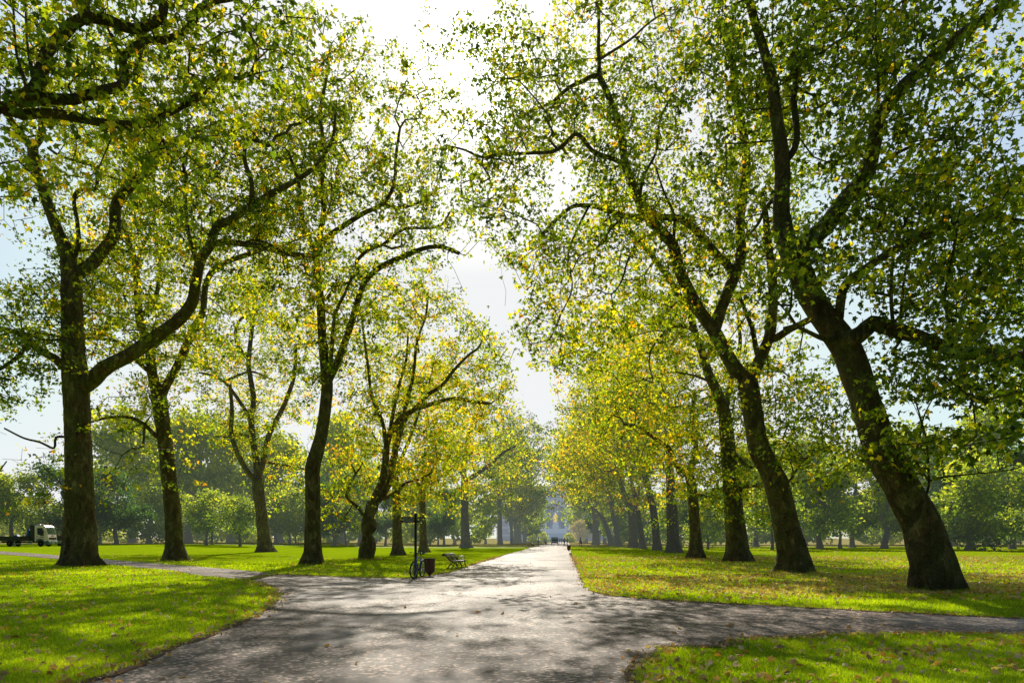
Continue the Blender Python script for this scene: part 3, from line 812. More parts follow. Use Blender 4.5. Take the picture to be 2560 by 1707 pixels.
for i, (tr, reg, n, tint, lab, lod, size) in enumerate(FARROW):
    x, y, w = tr[-1]
    sgn = -1 if x > 1400 else 1
    limbs = [(w * 0.7, w * 0.3, 2, [(x, y), (x + sgn * 12, y - 40), (x + sgn * 30, y - 85), (x + sgn * 42, y - 140)]),
             (w * 0.6, w * 0.3, -2, [(tr[-2][0], tr[-2][1]), (x - sgn * 14, y - 20), (x - sgn * 22, y - 80), (x - sgn * 20, y - 130)])]
    if 'slanting toward' in lab:
        limbs.append((6, 3, -3, [(1297, 1290), (1303, 1287), (1320, 1276), (1349, 1259), (1365, 1252)]))
    plane_tree('plane_tree', lab, tr, limbs, reg, int(n * 1.2), lod, size, 15, size * 1.75, tint, 0.12, seed=30 + i, sides=10, crown_from=tr[-1][1] + 20,
               leaf=M_LEAF_FAR, bark=M_BARK_FAR, orange=0.05, flare=0.3, low=2.5, spacing=0.9, step=0.8, sig=2.0, rtip=0.012)

# ------------------------------------------------------------------ the trees around the lawns
def park_tree_mesh(kind, seed):
    """crown and trunk meshes of a park tree about 1 unit = 1 m, 14 m tall"""
    rng = np.random.default_rng(seed)
    spec = {'broad': (14, 5.2, 2.4, M_MIXLEAF, 0.42, 12500, 0.5), 'dark': (17, 5.8, 2.0, M_DARKLEAF, 0.40, 15000, 0.40), 'bushy': (10, 4.4, 0.3, M_MIXLEAF, 0.34, 12500, 0.46),
            'young': (6.5, 2.3, 1.5, M_MIXLEAF, 0.26, 5200, 0.46), 'rusty': (9, 3.6, 1.2, M_RUSTLEAF, 0.36, 7000, 0.5), 'shrub': (2.6, 1.9, 0.05, M_MIXLEAF, 0.22, 3000, 0.6)}[kind]
    H, Rw, low, lm, ls, nl, tint = spec
    lobes = []
    for k in range(13 if kind in ('bushy', 'young') else 17):
        a = rng.uniform(0, 2 * PI); t = rng.uniform(0, 1)
        zz = low + (H - low) * (0.12 + 0.76 * t)
        prof = math.sin(PI * min(1, 0.18 + 0.75 * t)) ** 0.7
        rr = Rw * prof * rng.uniform(0.25, 0.95)
        lobes.append((rr * math.cos(a), rr * math.sin(a), zz, Rw * rng.uniform(0.2, 0.46)))
    path = [(0, 0, -0.1, 0.034 * H)] + [(rng.normal() * 0.08 * z, rng.normal() * 0.08 * z, z, 0.028 * H * (1 - 0.75 * z / H)) for z in np.linspace(0.6, H * 0.72, 6)]
    if kind == 'young': path = [(q[0] * .4, q[1] * .4, q[2], q[3] * 0.62) for q in path]
    if kind == 'shrub': path = [(q[0], q[1], q[2], q[3] * 0.7) for q in path]
    base = [np.array(q) for q in catmull(path, 0.5)]
    tmp = stem_mesh('trunk', [tuple(q) for q in base], None, Vector((0, 0, 0)), 9, 0.3, 0.08, M_BARK_FAR, seed)
    tm = tmp.data
    bpy.data.objects.remove(tmp)
    nd = np.array([q[:4] for q in base])
    cl = []
    ncl = nl // 22
    for _ in range(ncl):
        L = lobes[rng.integers(len(lobes))]
        u = rng.normal(size=3); u /= np.linalg.norm(u)
        cl.append(np.array(L[:3]) + u * L[3] * rng.uniform(0.55, 1.05) * np.array([1, 1, 0.8]))
    C = np.array(cl); C = C[C[:, 2] > low * 0.7]
    hole = np.array([noise.noise(Vector(c * (5.5 / H)) + Vector((seed, 0, 0))) for c in C])
    C = C[hole > -0.1]; C = C + rng.normal(size=C.shape) * 0.04 * H
    ok = nd[:, 2] > low
    if not ok.any(): ok[:] = True
    P0, P1, R0, R1 = grow(nd[:, :3], nd[:, 3], ok, C, rng, 0.014)
    tv, tf = twig_arrays(P0, P1, R0, R1)
    k = np.maximum(4, rng.poisson(22, len(C)))
    Cl = np.repeat(C, k, axis=0) + rng.normal(size=(k.sum(), 3)) * np.array([0.5, 0.5, 0.36]) * (H / 14) ** 0.5
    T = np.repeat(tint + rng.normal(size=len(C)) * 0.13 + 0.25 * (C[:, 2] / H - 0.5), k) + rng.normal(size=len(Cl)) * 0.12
    lv, lf, lt = leaf_arrays(Cl, ls * rng.uniform(0.7, 1.3, len(Cl)), np.clip(T, 0, 1), 'far', rng)
    V = np.vstack([tv, lv]); F = np.vstack([tf, lf + len(tv)])
    cm = np_mesh('crown', V, F, [M_BARK_FAR, lm], False, np.concatenate([np.zeros(len(tv)), lt]), np.concatenate([np.zeros(len(tf)), np.ones(len(lf))]))
    return tm, cm, H

PT = {}
def park_tree(kind, variant, px, py, hpx, label, group, name=None, rz=None, wide=1.0, Y=None):
    key = (kind, variant)
    if key not in PT: PT[key] = park_tree_mesh(kind, 100 + variant * 17 + len(kind) * 3)
    tm, cm, H = PT[key]
    b = ground_at(px, py) if Y is None else Vector(((px - CX) / FL * Y, Y, gz((px - CX) / FL * Y, Y)))
    hpx *= {'bushy': 1.15, 'young': 1.12, 'broad': 1.1}.get(kind, 1.0)
    s = hpx / FL * b.y / H
    nm = name or {'dark': 'evergreen_tree', 'young': 'young_tree', 'shrub': 'shrub', 'bushy': 'bushy_tree', 'rusty': 'chestnut_tree'}.get(kind, 'park_tree')
    root = empty(nm, b, random.uniform(0, 6.28) if rz is None else rz, label, 'shrub' if kind == 'shrub' else 'tree', group)
    root.scale = (s * wide, s * wide, s)
    link('trunk', tm, root); link('crown', cm, root)
    return root

LG, RG = 'trees beyond the left lawn', 'trees beyond the right lawn'
PARK = [
    # kind, variant, px, py, height px, label, group, wide
    ('dark', 0, 168, 1362, 222, 'tall dark evergreen directly behind the stout trunk at far left', LG, 1.0),
    ('bushy', 0, 118, 1362, 110, 'pale-tipped bushy tree right behind the white lorry cab', LG, 0.9),
    ('bushy', 1, 30, 1363, 158, 'grey-green bushy tree at the left edge behind the lorry bed', LG, 1.0),
    ('broad', 0, -60, 1361, 190, 'leafy tree cut off by the left edge of the photo', LG, 1.1),
    ('dark', 1, 290, 1361, 195, 'dense dark-trunked tree in the gap right of the stout trunk', LG, 1.05),
    ('bushy', 1, 250, 1361, 120, 'low bushy tree touching the right side of the stout trunk', LG, 0.9),
    ('bushy', 0, 372, 1359, 150, 'rounded bushy tree reaching the ground left of the leaning trunk', LG, 1.15),
    ('broad', 1, 330, 1357, 300, 'tall hazy tree rising behind the low bushes at left', LG, 0.9),
    ('broad', 2, 470, 1357, 310, 'tall feathery tree right behind the leaning trunk', LG, 0.9),
    ('young', 0, 516, 1362, 128, 'young thin-stemmed tree, left one of a pair on the lawn', LG, 1.25),
    ('young', 1, 530, 1361, 118, 'young tree with the thicker stem, right one of a pair on the lawn', LG, 1.3),
    ('young', 0, 600, 1365, 120, 'young tree alone on the lawn just left of the three-stemmed tree', LG, 1.3),
    ('broad', 0, 575, 1356, 290, 'tall misty tree behind the young trees', LG, 0.9),
    ('bushy', 2, 690, 1358, 130, 'small dark bushy tree right of the three-stemmed tree', LG, 1.1),
    ('young', 1, 724, 1359, 118, 'thin young tree left of the tall corner tree', LG, 1.3),
    ('young', 0, 739, 1360, 95, 'crooked young tree tilting beside the tall corner tree', LG, 1.2),
    ('broad', 2, 700, 1356, 260, 'broad tree behind the tall corner tree, on its left', LG, 1.0),
    ('dark', 0, 836, 1364, 190, 'thick dark-stemmed tree seen right of the tall corner tree', LG, 0.95),
    ('young', 1, 864, 1364, 95, 'thin young tree left of the knobbly trunk', LG, 1.25),
    ('broad', 1, 858, 1357, 290, 'open-crowned tree whose top shows against the white sky left of the knobbly tree', LG, 0.75),
    ('broad', 0, 900, 1362, 175, 'grey-trunked tree right behind the knobbly trunk', LG, 0.9),
    ('dark', 1, 964, 1363, 130, 'dark young evergreen between the knobbly trunk and the signpost', LG, 0.9),
    ('dark', 0, 1040, 1357, 150, 'dark hazy evergreen left of the slender golden tree', LG, 1.0),
    ('young', 0, 1095, 1363, 95, 'slim young tree above the bench back', LG, 1.25),
    ('dark', 1, 1110, 1364, 150, 'dark tree above the bench, thick stem', LG, 0.8),
    ('broad', 2, 1136, 1360, 125, 'short tree right of the dark one above the bench', LG, 1.0),
    ('dark', 0, 1214, 1359, 118, 'dark spreading tree with a flared base, left of the lone upright trunk', LG, 0.9),
    ('dark', 1, 1320, 1356, 70, 'dark low tree where the left row meets the end of the path', LG, 1.2),
    # right
    ('bushy', 0, 1700, 1366, 150, 'bushy tree filling the gap beside the straight pale trunk', RG, 1.1),
    ('dark', 0, 1752, 1367, 160, 'dark tree just right of the knotty trunk', RG, 0.9),
    ('bushy', 1, 1770, 1372, 110, 'low leafy tree at the foot of the knotty trunk', RG, 0.9),
    ('broad', 1, 1890, 1366, 240, 'tall tree between the dark wrapped trunk and the curved trunk', RG, 0.9),
    ('young', 1, 1931, 1374, 140, 'thin-stemmed young tree standing against the curved trunk', RG, 1.3),
    ('bushy', 2, 2049, 1372, 200, 'bushy tree reaching the ground right of the curved trunk', RG, 1.15),
    ('dark', 1, 2130, 1368, 230, 'dark tree in the middle of the right-hand gap', RG, 1.0),
    ('bushy', 1, 2100, 1369, 120, 'light green low tree in front of the dark one in the right-hand gap', RG, 1.0),
    ('broad', 0, 2212, 1370, 215, 'thick-trunked tree left of the huge leaning trunk', RG, 1.1),
    ('bushy', 0, 2424, 1375, 225, 'bright leafy tree reaching the ground right of the huge leaning trunk', RG, 1.2),
    ('dark', 0, 2380, 1364, 250, 'dark evergreen behind the bright leafy tree', RG, 1.05),
    ('dark', 1, 2531, 1372, 260, 'dark thick-stemmed tree at the right edge', RG, 1.0),
    ('bushy', 2, 2580, 1374, 180, 'yellow-green tree cut off by the right edge', RG, 1.1),
    ('broad', 2, 2470, 1362, 330, 'tallest far tree on the right, tinged orange at the top', RG, 0.9),
    ('broad', 1, 2300, 1362, 270, 'far tree showing just behind the huge leaning trunk', RG, 1.0),
    ('broad', 0, 2010, 1362, 250, 'far tree rising behind the bushy tree right of the curved trunk', RG, 0.95),
    ('dark', 1, 1620, 1359, 130, 'dark tree deep behind the middle of the right row', RG, 1.3),
    ('broad', 2, 1545, 1358, 120, 'hazy tree deep behind the far half of the right row', RG, 1.2),
    ('rusty', 0, 1449, 1358, 60, 'orange-brown chestnut tree at the right end of the path', 'low trees at the end of the path', 1.0),
    ('rusty', 0, 1468, 1357, 72, 'second orange-brown tree, taller, behind the first one', 'low trees at the end of the path', 0.9),
    ('shrub', 0, 1359, 1355.5, 26, 'small round yellow shrub left of the monument steps', 'low trees at the end of the path', 1.0),
    ('shrub', 0, 1424, 1356, 24, 'pale green shrub right of the monument steps', 'low trees at the end of the path', 1.1),
    ('shrub', 0, 1333, 1357, 20, 'pale feathery shrub behind the far park bench', 'low trees at the end of the path', 1.3),
]
for k, v, px, py, h, lab, g, wd in PARK:
    park_tree(k, v, px, py, h, lab, g, None, None, wd)

for k, v, px, Y, h, lab in (('broad', 0, 1312, 215, 150, 'misty tree closing the left side of the view to the monument'), ('broad', 2, 1338, 250, 120, 'farthest misty tree just left of the monument'),
                            ('broad', 1, 1462, 240, 125, 'misty tree closing the right side of the view to the monument'), ('dark', 1, 1498, 215, 120, 'dark misty tree right of the monument behind the leaning trunks'), ('broad', 2, 1540, 235, 140, 'pale misty tree far behind the middle of the right row')):
    park_tree(k, v, px, 0, h, lab, 'low trees at the end of the path', None, None, 1.0, Y)

# the wood at the park's edge reads as one mass
def far_wood(name, pts, label, seed, hmin, hmax, tint, mat):
    rng = np.random.default_rng(seed)
    C, T = [], []
    for (x, y, w) in pts:
        h = rng.uniform(hmin, hmax)
        n = int(620 * w * h / 40)
        u = unit(rng.normal(size=(n, 3))) * rng.uniform(0.75, 1, size=(n, 1))
        z = h * 0.5 + u[:, 2] * h * 0.5
        C.append(np.stack([x + u[:, 0] * w, y + u[:, 1] * w * .6, z + 0.3], axis=1))
        T.append(tint + rng.normal() * 0.12 + rng.normal(size=n) * 0.12 + 0.12 * (z / h))
    C = np.vstack(C); T = np.concatenate(T)
    lv, lf, lt = leaf_arrays(C, 1.15 * rng.uniform(0.5, 1.3, len(C)), np.clip(T, 0, 1), 'far', rng)
    o = link(name, np_mesh(name, lv, lf, [mat], False, lt))
    tag(o, label, 'wood', None, 'stuff')

rw = random.Random(5)
far_wood('far_wood', [(x + rw.uniform(-2, 2), 168 + rw.uniform(-8, 14), rw.uniform(5, 8)) for x in range(-150, -8, 6)], 'hazy wood closing the left side of the park', 61, 9, 16, 0.45, M_MIXLEAF)
far_wood('far_wood', [(x + rw.uniform(-2, 2), 165 + rw.uniform(-8, 14), rw.uniform(5, 8)) for x in range(26, 150, 6)], 'dark wood closing the right side of the park', 62, 9, 17, 0.42, M_MIXLEAF)
# ------------------------------------------------------------------ ground
def lawn_material():
    m, nt = new_mat('mown_grass')
    p = N(nt, 'ShaderNodeBsdfPrincipled')
    p.inputs['Roughness'].default_value = 1.0; p.inputs['Specular IOR Level'].default_value = 0.0
    pos = world_pos(nt)
    n1 = tex_noise(nt, 0.25, 4, 0.6, pos); n2 = tex_noise(nt, 2.2, 5, 0.65, pos); n3 = tex_noise(nt, 22, 4, 0.7, pos)
    c = ramp(nt, n1, [(0.3, (0.25, 0.39, 0.006)), (0.7, (0.36, 0.47, 0.009))])
    c = mixc(nt, 0.55, c, ramp(nt, n2, [(0.3, (0.6, 0.62, 0.5)), (0.7, (1.25, 1.2, 1.1))]), 'MULTIPLY')
    c = mixc(nt, 0.6, c, ramp(nt, n3, [(0.3, (0.5, 0.55, 0.4)), (0.7, (1.35, 1.3, 1.2))]), 'MULTIPLY')
    # thin worn places where the soil shows
    wn = ramp(nt, tex_noise(nt, 0.55, 5, 0.65, pos, 0.8), [(0.60, (0, 0, 0)), (0.72, (0.55, 0.55, 0.55))])
    c = mixc(nt, wn, c, (0.20, 0.17, 0.06))
    sp = N(nt, 'ShaderNodeSeparateXYZ'); nt.links.new(pos, sp.inputs[0])
    # the far meadow is dry and straw coloured
    mr = N(nt, 'ShaderNodeMapRange'); mr.interpolation_type = 'SMOOTHSTEP'
    mr.inputs['From Min'].default_value = 138; mr.inputs['From Max'].default_value = 152
    ad = N(nt, 'ShaderNodeMath', operation='MULTIPLY_ADD'); nt.links.new(tex_noise(nt, 0.06, 2, 0.5, pos), ad.inputs[0]); ad.inputs[1].default_value = 26
    nt.links.new(sp.outputs['Y'], ad.inputs[2])
    nt.links.new(ad.outputs[0], mr.inputs['Value'])
    c = mixc(nt, mr.outputs[0], c, (0.36, 0.31, 0.13))
    nt.links.new(c, p.inputs['Base Color'])
    hh = N(nt, 'ShaderNodeMath', operation='ADD'); nt.links.new(n2, hh.inputs[0]); nt.links.new(n3, hh.inputs[1])
    nt.links.new(bump(nt, hh.outputs[0], 0.55, 0.05), p.inputs['Normal'])
    finish(nt, p.outputs[0])
    return m

def path_material():
    m, nt = new_mat('worn_tarmac')
    p = N(nt, 'ShaderNodeBsdfPrincipled')
    pos = world_pos(nt)
    n1 = tex_noise(nt, 0.35, 5, 0.6, pos, 0.5); n2 = tex_noise(nt, 3.0, 5, 0.6, pos); n3 = tex_noise(nt, 16, 6, 0.8, pos)
    v = N(nt, 'ShaderNodeTexVoronoi'); v.inputs['Scale'].default_value = 21; nt.links.new(pos, v.inputs['Vector'])
    vs = N(nt, 'ShaderNodeSeparateColor'); nt.links.new(v.outputs['Color'], vs.inputs[0])
    c = ramp(nt, n1, [(0.3, (0.10, 0.070, 0.052)), (0.46, (0.18, 0.132, 0.104)), (0.62, (0.30, 0.235, 0.19))])
    c = mixc(nt, 0.5, c, ramp(nt, n2, [(0.3, (0.75, 0.74, 0.73)), (0.7, (1.2, 1.2, 1.2))]), 'MULTIPLY')
    c = mixc(nt, 0.85, c, ramp(nt, vs.outputs[0], [(0.0, (0.22, 0.20, 0.19)), (0.5, (0.6, 0.57, 0.54)), (0.76, (1.05, 1.0, 0.95)), (0.82, (2.2, 2.1, 2.0)), (1.0, (3.8, 3.6, 3.4))]), 'MULTIPLY')  # light and dark gravel grains, the brightest painted up as glints
    c = mixc(nt, 0.5, c, ramp(nt, n3, [(0.38, (0.30, 0.29, 0.28)), (0.62, (1.6, 1.55, 1.5))]), 'MULTIPLY')
    # smoother relaid patches and darker damp stains
    pt = ramp(nt, tex_noise(nt, 0.16, 3, 0.5, pos, 1.2), [(0.56, (0, 0, 0)), (0.59, (0.7, 0.7, 0.7))])
    c = mixc(nt, pt, c, mixc(nt, 0.6, (0.25, 0.205, 0.175), ramp(nt, n2, [(0.35, (0.7, 0.7, 0.7)), (0.65, (1.15, 1.15, 1.15))]), 'MULTIPLY'))
    mpt = N(nt, 'ShaderNodeMapping'); mpt.inputs['Scale'].default_value = (1.3, 0.12, 1); mpt.inputs['Rotation'].default_value = (0, 0, -0.08); nt.links.new(pos, mpt.inputs[0])
    c = mixc(nt, 0.55, c, ramp(nt, tex_noise(nt, 1.0, 4, 0.6, mpt.outputs[0]), [(0.36, (0.55, 0.53, 0.52)), (0.56, (1.12, 1.12, 1.12))]), 'MULTIPLY')
    nt.links.new(c, p.inputs['Base Color'])
    rr = ramp(nt, n1, [(0.3, (0.66, 0.66, 0.66)), (0.65, (0.52, 0.52, 0.52))])
    nt.links.new(rr, p.inputs['Roughness'])
    p.inputs['Specular IOR Level'].default_value = 0.2
    hh = N(nt, 'ShaderNodeMath', operation='MULTIPLY_ADD'); nt.links.new(vs.outputs[1], hh.inputs[0]); hh.inputs[1].default_value = 0.6; nt.links.new(n3, hh.inputs[2])
    nt.links.new(bump(nt, hh.outputs[0], 0.7, 0.02), p.inputs['Normal'])
    finish(nt, p.outputs[0])
    return m

M_LAWN, M_PATH = lawn_material(), path_material()

def sheet(name, xs, ys, dz, mat):
    X, Y = np.meshgrid(xs, ys)
    Z = gz_np(X, Y) + dz
    V = np.stack([X.ravel(), Y.ravel(), Z.ravel()], axis=1)
    nx, ny = len(xs), len(ys)
    i = np.arange(nx - 1)[None] + np.arange(ny - 1)[:, None] * nx
    F = np.stack([i, i + 1, i + 1 + nx, i + nx], axis=-1).reshape(-1, 4)
    o = link(name, np_mesh(name, V, F, [mat], True))
    return tag(o, kind='structure')

xs = np.concatenate([np.linspace(-1600, -140, 20), np.arange(-135, 60, 1.5), np.linspace(65, 1600, 22)])
ys = np.concatenate([np.linspace(-60, 4, 6), np.arange(6, 100, 1.5), np.linspace(105, 400, 40), np.linspace(450, 4000, 12)])
sheet('lawn', xs, ys, 0.0, M_LAWN)

def wp(l): return [tuple(ground_at(px, py)[:2]) for px, py in l]

LOW_L = [(610, 1449), (655, 1461), (687, 1477), (696, 1492), (678, 1513), (640, 1537), (580, 1561), (536, 1579), (488, 1596), (420, 1627), (327, 1665), (250, 1692)]
UP_L = [(699, 1435), (797, 1440), (894, 1443), (991, 1445), (1022, 1446), (1063, 1440), (1112, 1432), (1148, 1422), (1185, 1409), (1219, 1400), (1260, 1387), (1303, 1376), (1341, 1365)]
R_ED = [(1425, 1368), (1428, 1387), (1443, 1410), (1456, 1436), (1469, 1464), (1489, 1480), (1530, 1489), (1600, 1496), (1796, 1508), (1992, 1518), (2253, 1531), (2559, 1547)]
R_LO = [(2559, 1588), (2266, 1583), (2086, 1588), (1951, 1597), (1851, 1601), (1793, 1615), (1725, 1619), (1658, 1620), (1622, 1637), (1599, 1667), (1588, 1700)]
left_low = wp(LOW_L); left_up = wp(UP_L); right_up = wp(R_ED); right_low = wp(R_LO)
far_l = (left_up[-1][0] + 13.4, 300.0); far_r = (far_l[0] + 6.8, 300.0)
e = right_up[-1]; e0 = right_up[-2]
ext_up = (e[0] + 30, e[1] + (e[1] - e0[1]) / (e[0] - e0[0]) * 30 - 3)
e = right_low[0]
ext_lo = (e[0] + 30, e[1] - 2.2)
POLY = left_up + [far_l, far_r] + right_up + [ext_up, ext_lo] + right_low + [(1.2, 4.0), (1.1, -30.0), (-5.6, -30.0), (-5.1, 4.0)] + left_low[::-1]

def rough_edge(poly, step=0.35, amp=0.045, seed=1):
    out = []
    n = len(poly)
    for i in range(n):
        a, b = poly[i], poly[(i + 1) % n]
        d = math.dist(a, b)
        k = max(1, int(d / step)) if a[1] < 70 else max(1, int(d / 3))
        for q in range(k):
            t = q / k
            x, y = a[0] + (b[0] - a[0]) * t, a[1] + (b[1] - a[1]) * t
            s = amp * (noise.noise(Vector((x * 1.1, y * 1.1, seed))) * 2.2 + noise.noise(Vector((x * 5, y * 5, seed))))
            nx, ny = (b[1] - a[1]) / d, -(b[0] - a[0]) / d
            out.append((x + nx * s, y + ny * s) if y > 5 else (x, y))
    return out

def side_strip():
    up = [(0, 1377.7), (80, 1383), (167, 1389.6), (253, 1397), (402, 1409), (565, 1422), (699, 1435)]
    lo = [(0, 1385), (89, 1392), (158, 1398.5), (259, 1410), (417, 1425), (506, 1439), (610, 1449)]
    return wp(up), wp(lo)

s_up, s_lo = side_strip()
s_up = [(s_up[0][0] - 40, s_up[0][1] + 26)] + s_up
s_lo = [(s_lo[0][0] - 40, s_lo[0][1] + 27)] + s_lo
SIDE = s_up + s_lo[::-1]
EDGE = rough_edge(POLY)

def path_mesh():
    tris = tessellate_polygon([[Vector((x, y, 0)) for x, y in EDGE]])
    V = [(x, y, gz(x, y) + 0.014) for x, y in EDGE]
    F = [tuple(t) for t in tris]
    b = len(V)
    A = catmull([(*p, 0) for p in s_up], 1.0); B = catmull([(*p, 0) for p in s_lo], 1.0)
    m = 90
    A = [A[min(len(A) - 1, int(round(i * (len(A) - 1) / m)))] for i in range(m + 1)]
    B = [B[min(len(B) - 1, int(round(i * (len(B) - 1) / m)))] for i in range(m + 1)]
    for i in range(m + 1):
        for k in range(4):
            t = k / 3
            x, y = A[i][0] * (1 - t) + B[i][0] * t, A[i][1] * (1 - t) + B[i][1] * t
            V.append((x, y, gz(x, y) + 0.018))
    for i in range(m):
        for k in range(3):
            q = b + i * 4 + k
            F.append((q, q + 1, q + 5, q + 4))
    me = bpy.data.meshes.new('path')
    me.from_pydata(V, [], F)
    bm = bmesh.new(); bm.from_mesh(me)
    for f in bm.faces:
        f.normal_update()
        if f.normal.z < 0: f.normal_flip()
    bm.to_mesh(me); bm.free()
    me.materials.append(M_PATH)
    tag(link('path', me), kind='structure')
path_mesh()

def verge():
    # trodden earth along the edge of the tarmac
    V, F = [], []
    n = len(EDGE)
    area = sum(EDGE[i][0] * EDGE[(i + 1) % n][1] - EDGE[(i + 1) % n][0] * EDGE[i][1] for i in range(n))
    sg = 1 if area > 0 else -1
    prev = None
    for i in range(n):
        x, y = EDGE[i]
        if not (4.5 < y < 75 and abs(x) < 45) or math.dist(EDGE[i], EDGE[i - 1]) > 3.5:
            prev = None; continue
        a, b_ = EDGE[i - 1], EDGE[(i + 1) % n]
        d = math.dist(a, b_) or 1
        nx, ny = -(b_[1] - a[1]) / d * sg, (b_[0] - a[0]) / d * sg
        w = 0.13 + 0.16 * noise.noise(Vector((x * .7, y * .7, 2))) + 0.10 * noise.noise(Vector((x * 4, y * 4, 5)))
        w = max(0.03, w)
        V += [(x - nx * .10, y - ny * .10, gz(x, y) + .019), (x + nx * w, y + ny * w, gz(x, y) + .022)]
        k = len(V) - 2
        if prev is not None: F.append((prev, prev + 1, k + 1, k))
        prev = k
    me = bpy.data.meshes.new('path_verge'); me.from_pydata(V, [], F)
    bm = bmesh.new(); bm.from_mesh(me)
    for f in bm.faces:
        f.normal_update()
        if f.normal.z < 0: f.normal_flip()
    bm.to_mesh(me); bm.free()
    me.materials.append(simple('trodden_earth', (.15, .105, .07), 1.0, 0, .55, 9, spec=0.0))
    tag(link('path_verge', me), kind='structure')
verge()

def cross_path():
    V, F = [], []
    pts = [(-95, 121), (-60, 119), (-30, 117), (-8, 116), (8, 115)]
    pts2 = [(13, 115), (30, 113), (60, 108), (110, 104)]
    for P in (pts, pts2):
        b = len(V)
        L = catmull([(*p, 0) for p in P], 3)
        for q in L:
            V += [(q[0], q[1] - 1.1, gz(q[0], q[1]) + 0.03), (q[0], q[1] + 1.1, gz(q[0], q[1]) + 0.03)]
        F += [(b + 2 * i, b + 2 * i + 2, b + 2 * i + 3, b + 2 * i + 1) for i in range(len(L) - 1)]
    me = bpy.data.meshes.new('far_path'); me.from_pydata(V, [], F); me.materials.append(M_PATH)
    tag(link('far_path', me), kind='structure')
cross_path()

def on_path(X, Y):
    return in_poly(EDGE, X, Y) | in_poly(SIDE, X, Y)

# dark earth and crumbs along the path's edge
def grass_mat():
    return leaf_mat('grass_blade', [(0.0, (0.10, 0.17, 0.003)), (0.5, (0.31, 0.42, 0.005)), (0.8, (0.46, 0.55, 0.010)), (1.0, (0.52, 0.50, 0.06))], 0.5, 1.0)

def grass():
    rng = np.random.default_rng(77)
    n = 1500000
    Y = 7.2 + (46 - 7.2) * rng.uniform(size=n) ** 1.25
    X = (rng.uniform(-0.80, 0.80, n)) * Y
    # thinner but broader with distance
    keep = rng.uniform(size=n) < np.clip(9.0 / Y, 0.05, 1) * 0.75
    X, Y = X[keep], Y[keep]
    k = ~on_path(X, Y)
    X, Y = X[k], Y[k]
    # tufts leaning over the verge
    E = np.array([p for p in EDGE if 5 < p[1] < 40]); q = E[rng.integers(len(E), size=26000)] + rng.normal(size=(26000, 2)) * 0.05
    X = np.concatenate([X, q[:, 0]]); Y = np.concatenate([Y, q[:, 1]])
    clump = np.array([noise.noise(Vector((x * .8, y * .8, 3))) + 0.6 * noise.noise(Vector((x * .17, y * .17, 8))) for x, y in zip(X, Y)])
    # longer grass the mower leaves round the trunks
    rx, ry = [], []
    for o in COL.objects:
        if o.get('category') == 'tree' and o.parent is None and 15 < o.location.y < 62:
            k = int(1500 * 20 / o.location.y)
            r0 = 0.72 + 0.25 * rng.uniform(size=k) ** 2 if o.location.y < 45 else 0.62 + 0.3 * rng.uniform(size=k) ** 2
            a0 = rng.uniform(0, 2 * PI, k)
            rx.append(o.location.x + r0 * np.cos(a0)); ry.append(o.location.y + r0 * np.sin(a0))
    n_mown = len(X)
    X = np.concatenate([X] + rx); Y = np.concatenate([Y] + ry); clump = np.concatenate([clump, np.zeros(len(X) - n_mown)])
    tall = np.where(np.arange(len(X)) >= n_mown, 2.2, 1.0)
    m = len(X)
    h = tall * rng.uniform(0.025, 0.06, m) * (1 + 0.5 * clump) * (1 + 0.02 * (Y - 8))
    w = 0.0035 * (0.7 + Y / 11)
    a = rng.uniform(0, 2 * PI, m); lean = rng.uniform(0.2, 1.0, m) * h
    d = rng.uniform(0, 2 * PI, m)
    Z = gz_np(X, Y)
    B0 = np.stack([X + np.cos(a) * w, Y + np.sin(a) * w, Z - .002], axis=1); B1 = np.stack([X - np.cos(a) * w, Y - np.sin(a) * w, Z - .002], axis=1)
    TP = np.stack([X + np.cos(d) * lean, Y + np.sin(d) * lean, Z + h], axis=1)
    V = np.stack([B0, B1, TP], axis=1).reshape(-1, 3)
    F = np.arange(3 * m).reshape(-1, 3)
    t = np.clip(0.42 + 0.5 * clump + rng.normal(size=m) * 0.22, 0, 1)
    o = link('grass', np_mesh('grass', V, F, [grass_mat()], False, np.repeat(t, 3)))
    tag(o, 'mown green grass of the lawns beside the path', 'grass', None, 'stuff')
    print('grass blades', m)
grass()

